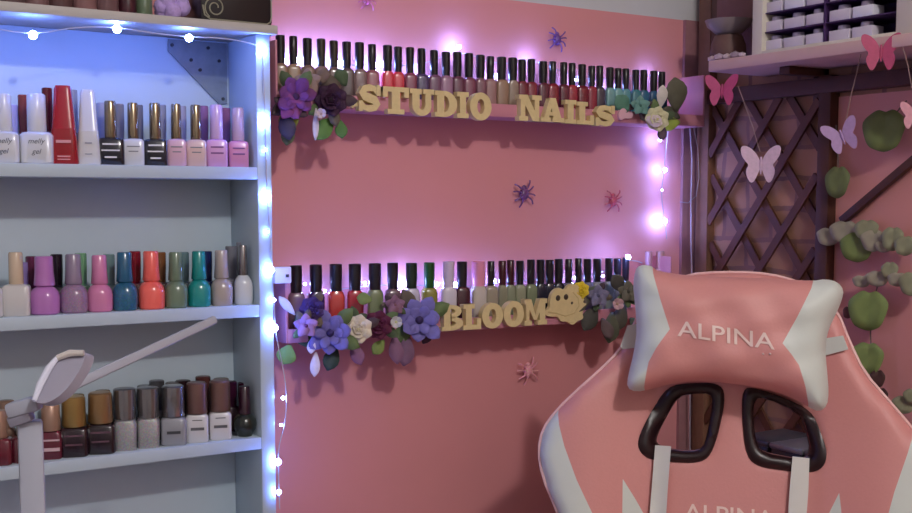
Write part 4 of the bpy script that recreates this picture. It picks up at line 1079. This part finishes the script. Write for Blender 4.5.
# ------------------------------------------------------------------ lamp on a desk
LD = .98
ptb = PD(34, 560, LD)
def L3(px, py, d=LD): return PD(px, py, d)
pb_ = L3(30, 420); 
deskz = .76
lamp = thing('desk_lamp', 'white folding LED desk lamp with flat head in front of the rack', 'lamp', (pb_.x, pb_.y, deskz))
lo_ = Vector((pb_.x, pb_.y, deskz))
lw = M((170, 174, 190), .4, coat=.2); lw2 = M((140, 138, 154), .45)
wpost = 30 / FPX * LD / 2
frz = Matrix.Rotation(-YAW + .35, 4, 'Z')
MB().box((-wpost * .8, -.008, .012), (wpost * .8, .008, pb_.z - deskz), .003, mat=frz).build('post', lw, lamp)
MB().box((-.085, -.06, 0), (.085, .06, .014), .005, mat=frz).build('lamp_base', lw, lamp)
def arm(p, q, w, th_, name, m, par=lamp):
    p = p - lo_; q = q - lo_; d = q - p; L = d.length; d.normalize()
    s_ = d.cross(Hv).normalized(); n = s_.cross(d)
    mt = Matrix(((d.x, s_.x, n.x, (p.x + q.x) / 2), (d.y, s_.y, n.y, (p.y + q.y) / 2), (d.z, s_.z, n.z, (p.z + q.z) / 2), (0, 0, 0, 1)))
    return MB().box((-L / 2, -w / 2, -th_ / 2), (L / 2, w / 2, th_ / 2), min(w, th_) * .25, mat=mt).build(name, m, par)
k = LD / FPX
arm(L3(34, 404, LD), L3(214, 320, 1.16), 10 * k, .010, 'long_arm', lw)
arm(L3(8, 411, LD - .012), L3(40, 402, LD - .012), 15 * k, .016, 'hinge', lw)
arm(L3(10, 422, LD - .010), L3(32, 414, LD - .010), 12 * k, .014, 'hinge', lw2)
# flat paddle head: rounded slab seen at an angle
hd = chaikin([(33, 402), (40, 384), (50, 366), (58, 357), (72, 352), (84, 351), (86, 356), (80, 370), (68, 388), (56, 399), (44, 404)], 2)
o3 = L3(55, 380, LD - .02)
bm_ = bmesh.new()
A_ = [bm_.verts.new(L3(p[0], p[1], LD - .03 + (400 - p[1]) * .0005) - lo_) for p in hd]
off_ = Hv * .010 + Vector((0, 0, -.004)) + Rv * .004
Bv_ = [bm_.verts.new(v.co + off_) for v in A_]
bm_.faces.new(A_); bm_.faces.new(Bv_[::-1])
for i in range(len(A_)): bm_.faces.new((A_[i], Bv_[i], Bv_[(i + 1) % len(A_)], A_[(i + 1) % len(A_)]))
mb = MB(); mb.b.free(); mb.b = bm_
hdo = mb.build('lamp_head', M((160, 158, 176), .45), lamp, smooth=False)
edge = [L3(x, y, LD - .034 + (400 - y) * .0005) - lo_ for x, y in [(34, 401), (40, 385), (49, 368), (57, 358)]]
MB().tube(edge, [.002, .003, .003, .002], 8).build('light_edge', M((226, 230, 250), .2), hdo)
edge = [L3(x, y, LD - .034 + (400 - y) * .0005) - lo_ for x, y in [(57, 358), (70, 353), (84, 353)]]
MB().tube(edge, [.0025, .003, .0025], 8).build('head_end', M((206, 200, 196), .4), hdo)
dk = thing('desk', 'white desk top below the rack carrying the lamp', 'desk', (.1, -.36, 0))
MB().box((-.75, -.24, deskz - .03), (.36, .24, deskz), .003).build('desk_top', lw, dk)
for sx, sy in ((-.72, -.21), (-.72, .21), (.33, -.21), (.33, .21)): MB().box((sx - .02, sy - .02, 0), (sx + .02, sy + .02, deskz - .03), .002).build('leg', lw, dk)

# ------------------------------------------------------------------ light
def pt(name, loc, power, col, r):
    l = bpy.data.lights.new(name, 'POINT'); l.energy = power; l.color = col; l.shadow_soft_size = r
    o = bpy.data.objects.new(name, l); COL.objects.link(o); o.location = loc; return o
pt('ceiling_lamp_light', (.42, -2.35, 2.62), 70, (1, .97, .94), .06)
wd = bpy.data.worlds.new('world'); S.world = wd; wd.use_nodes = True
wd.node_tree.nodes['Background'].inputs[0].default_value = (.5, .5, .6, 1); wd.node_tree.nodes['Background'].inputs[1].default_value = .3
S.view_settings.view_transform = 'Standard'; S.view_settings.look = 'None'; S.view_settings.gamma = 1; S.view_settings.exposure = 0
S.view_settings.use_curve_mapping = False
S.cycles.use_denoising = True
S.cycles.max_bounces = 8
S.cycles.sample_clamp_indirect = 4
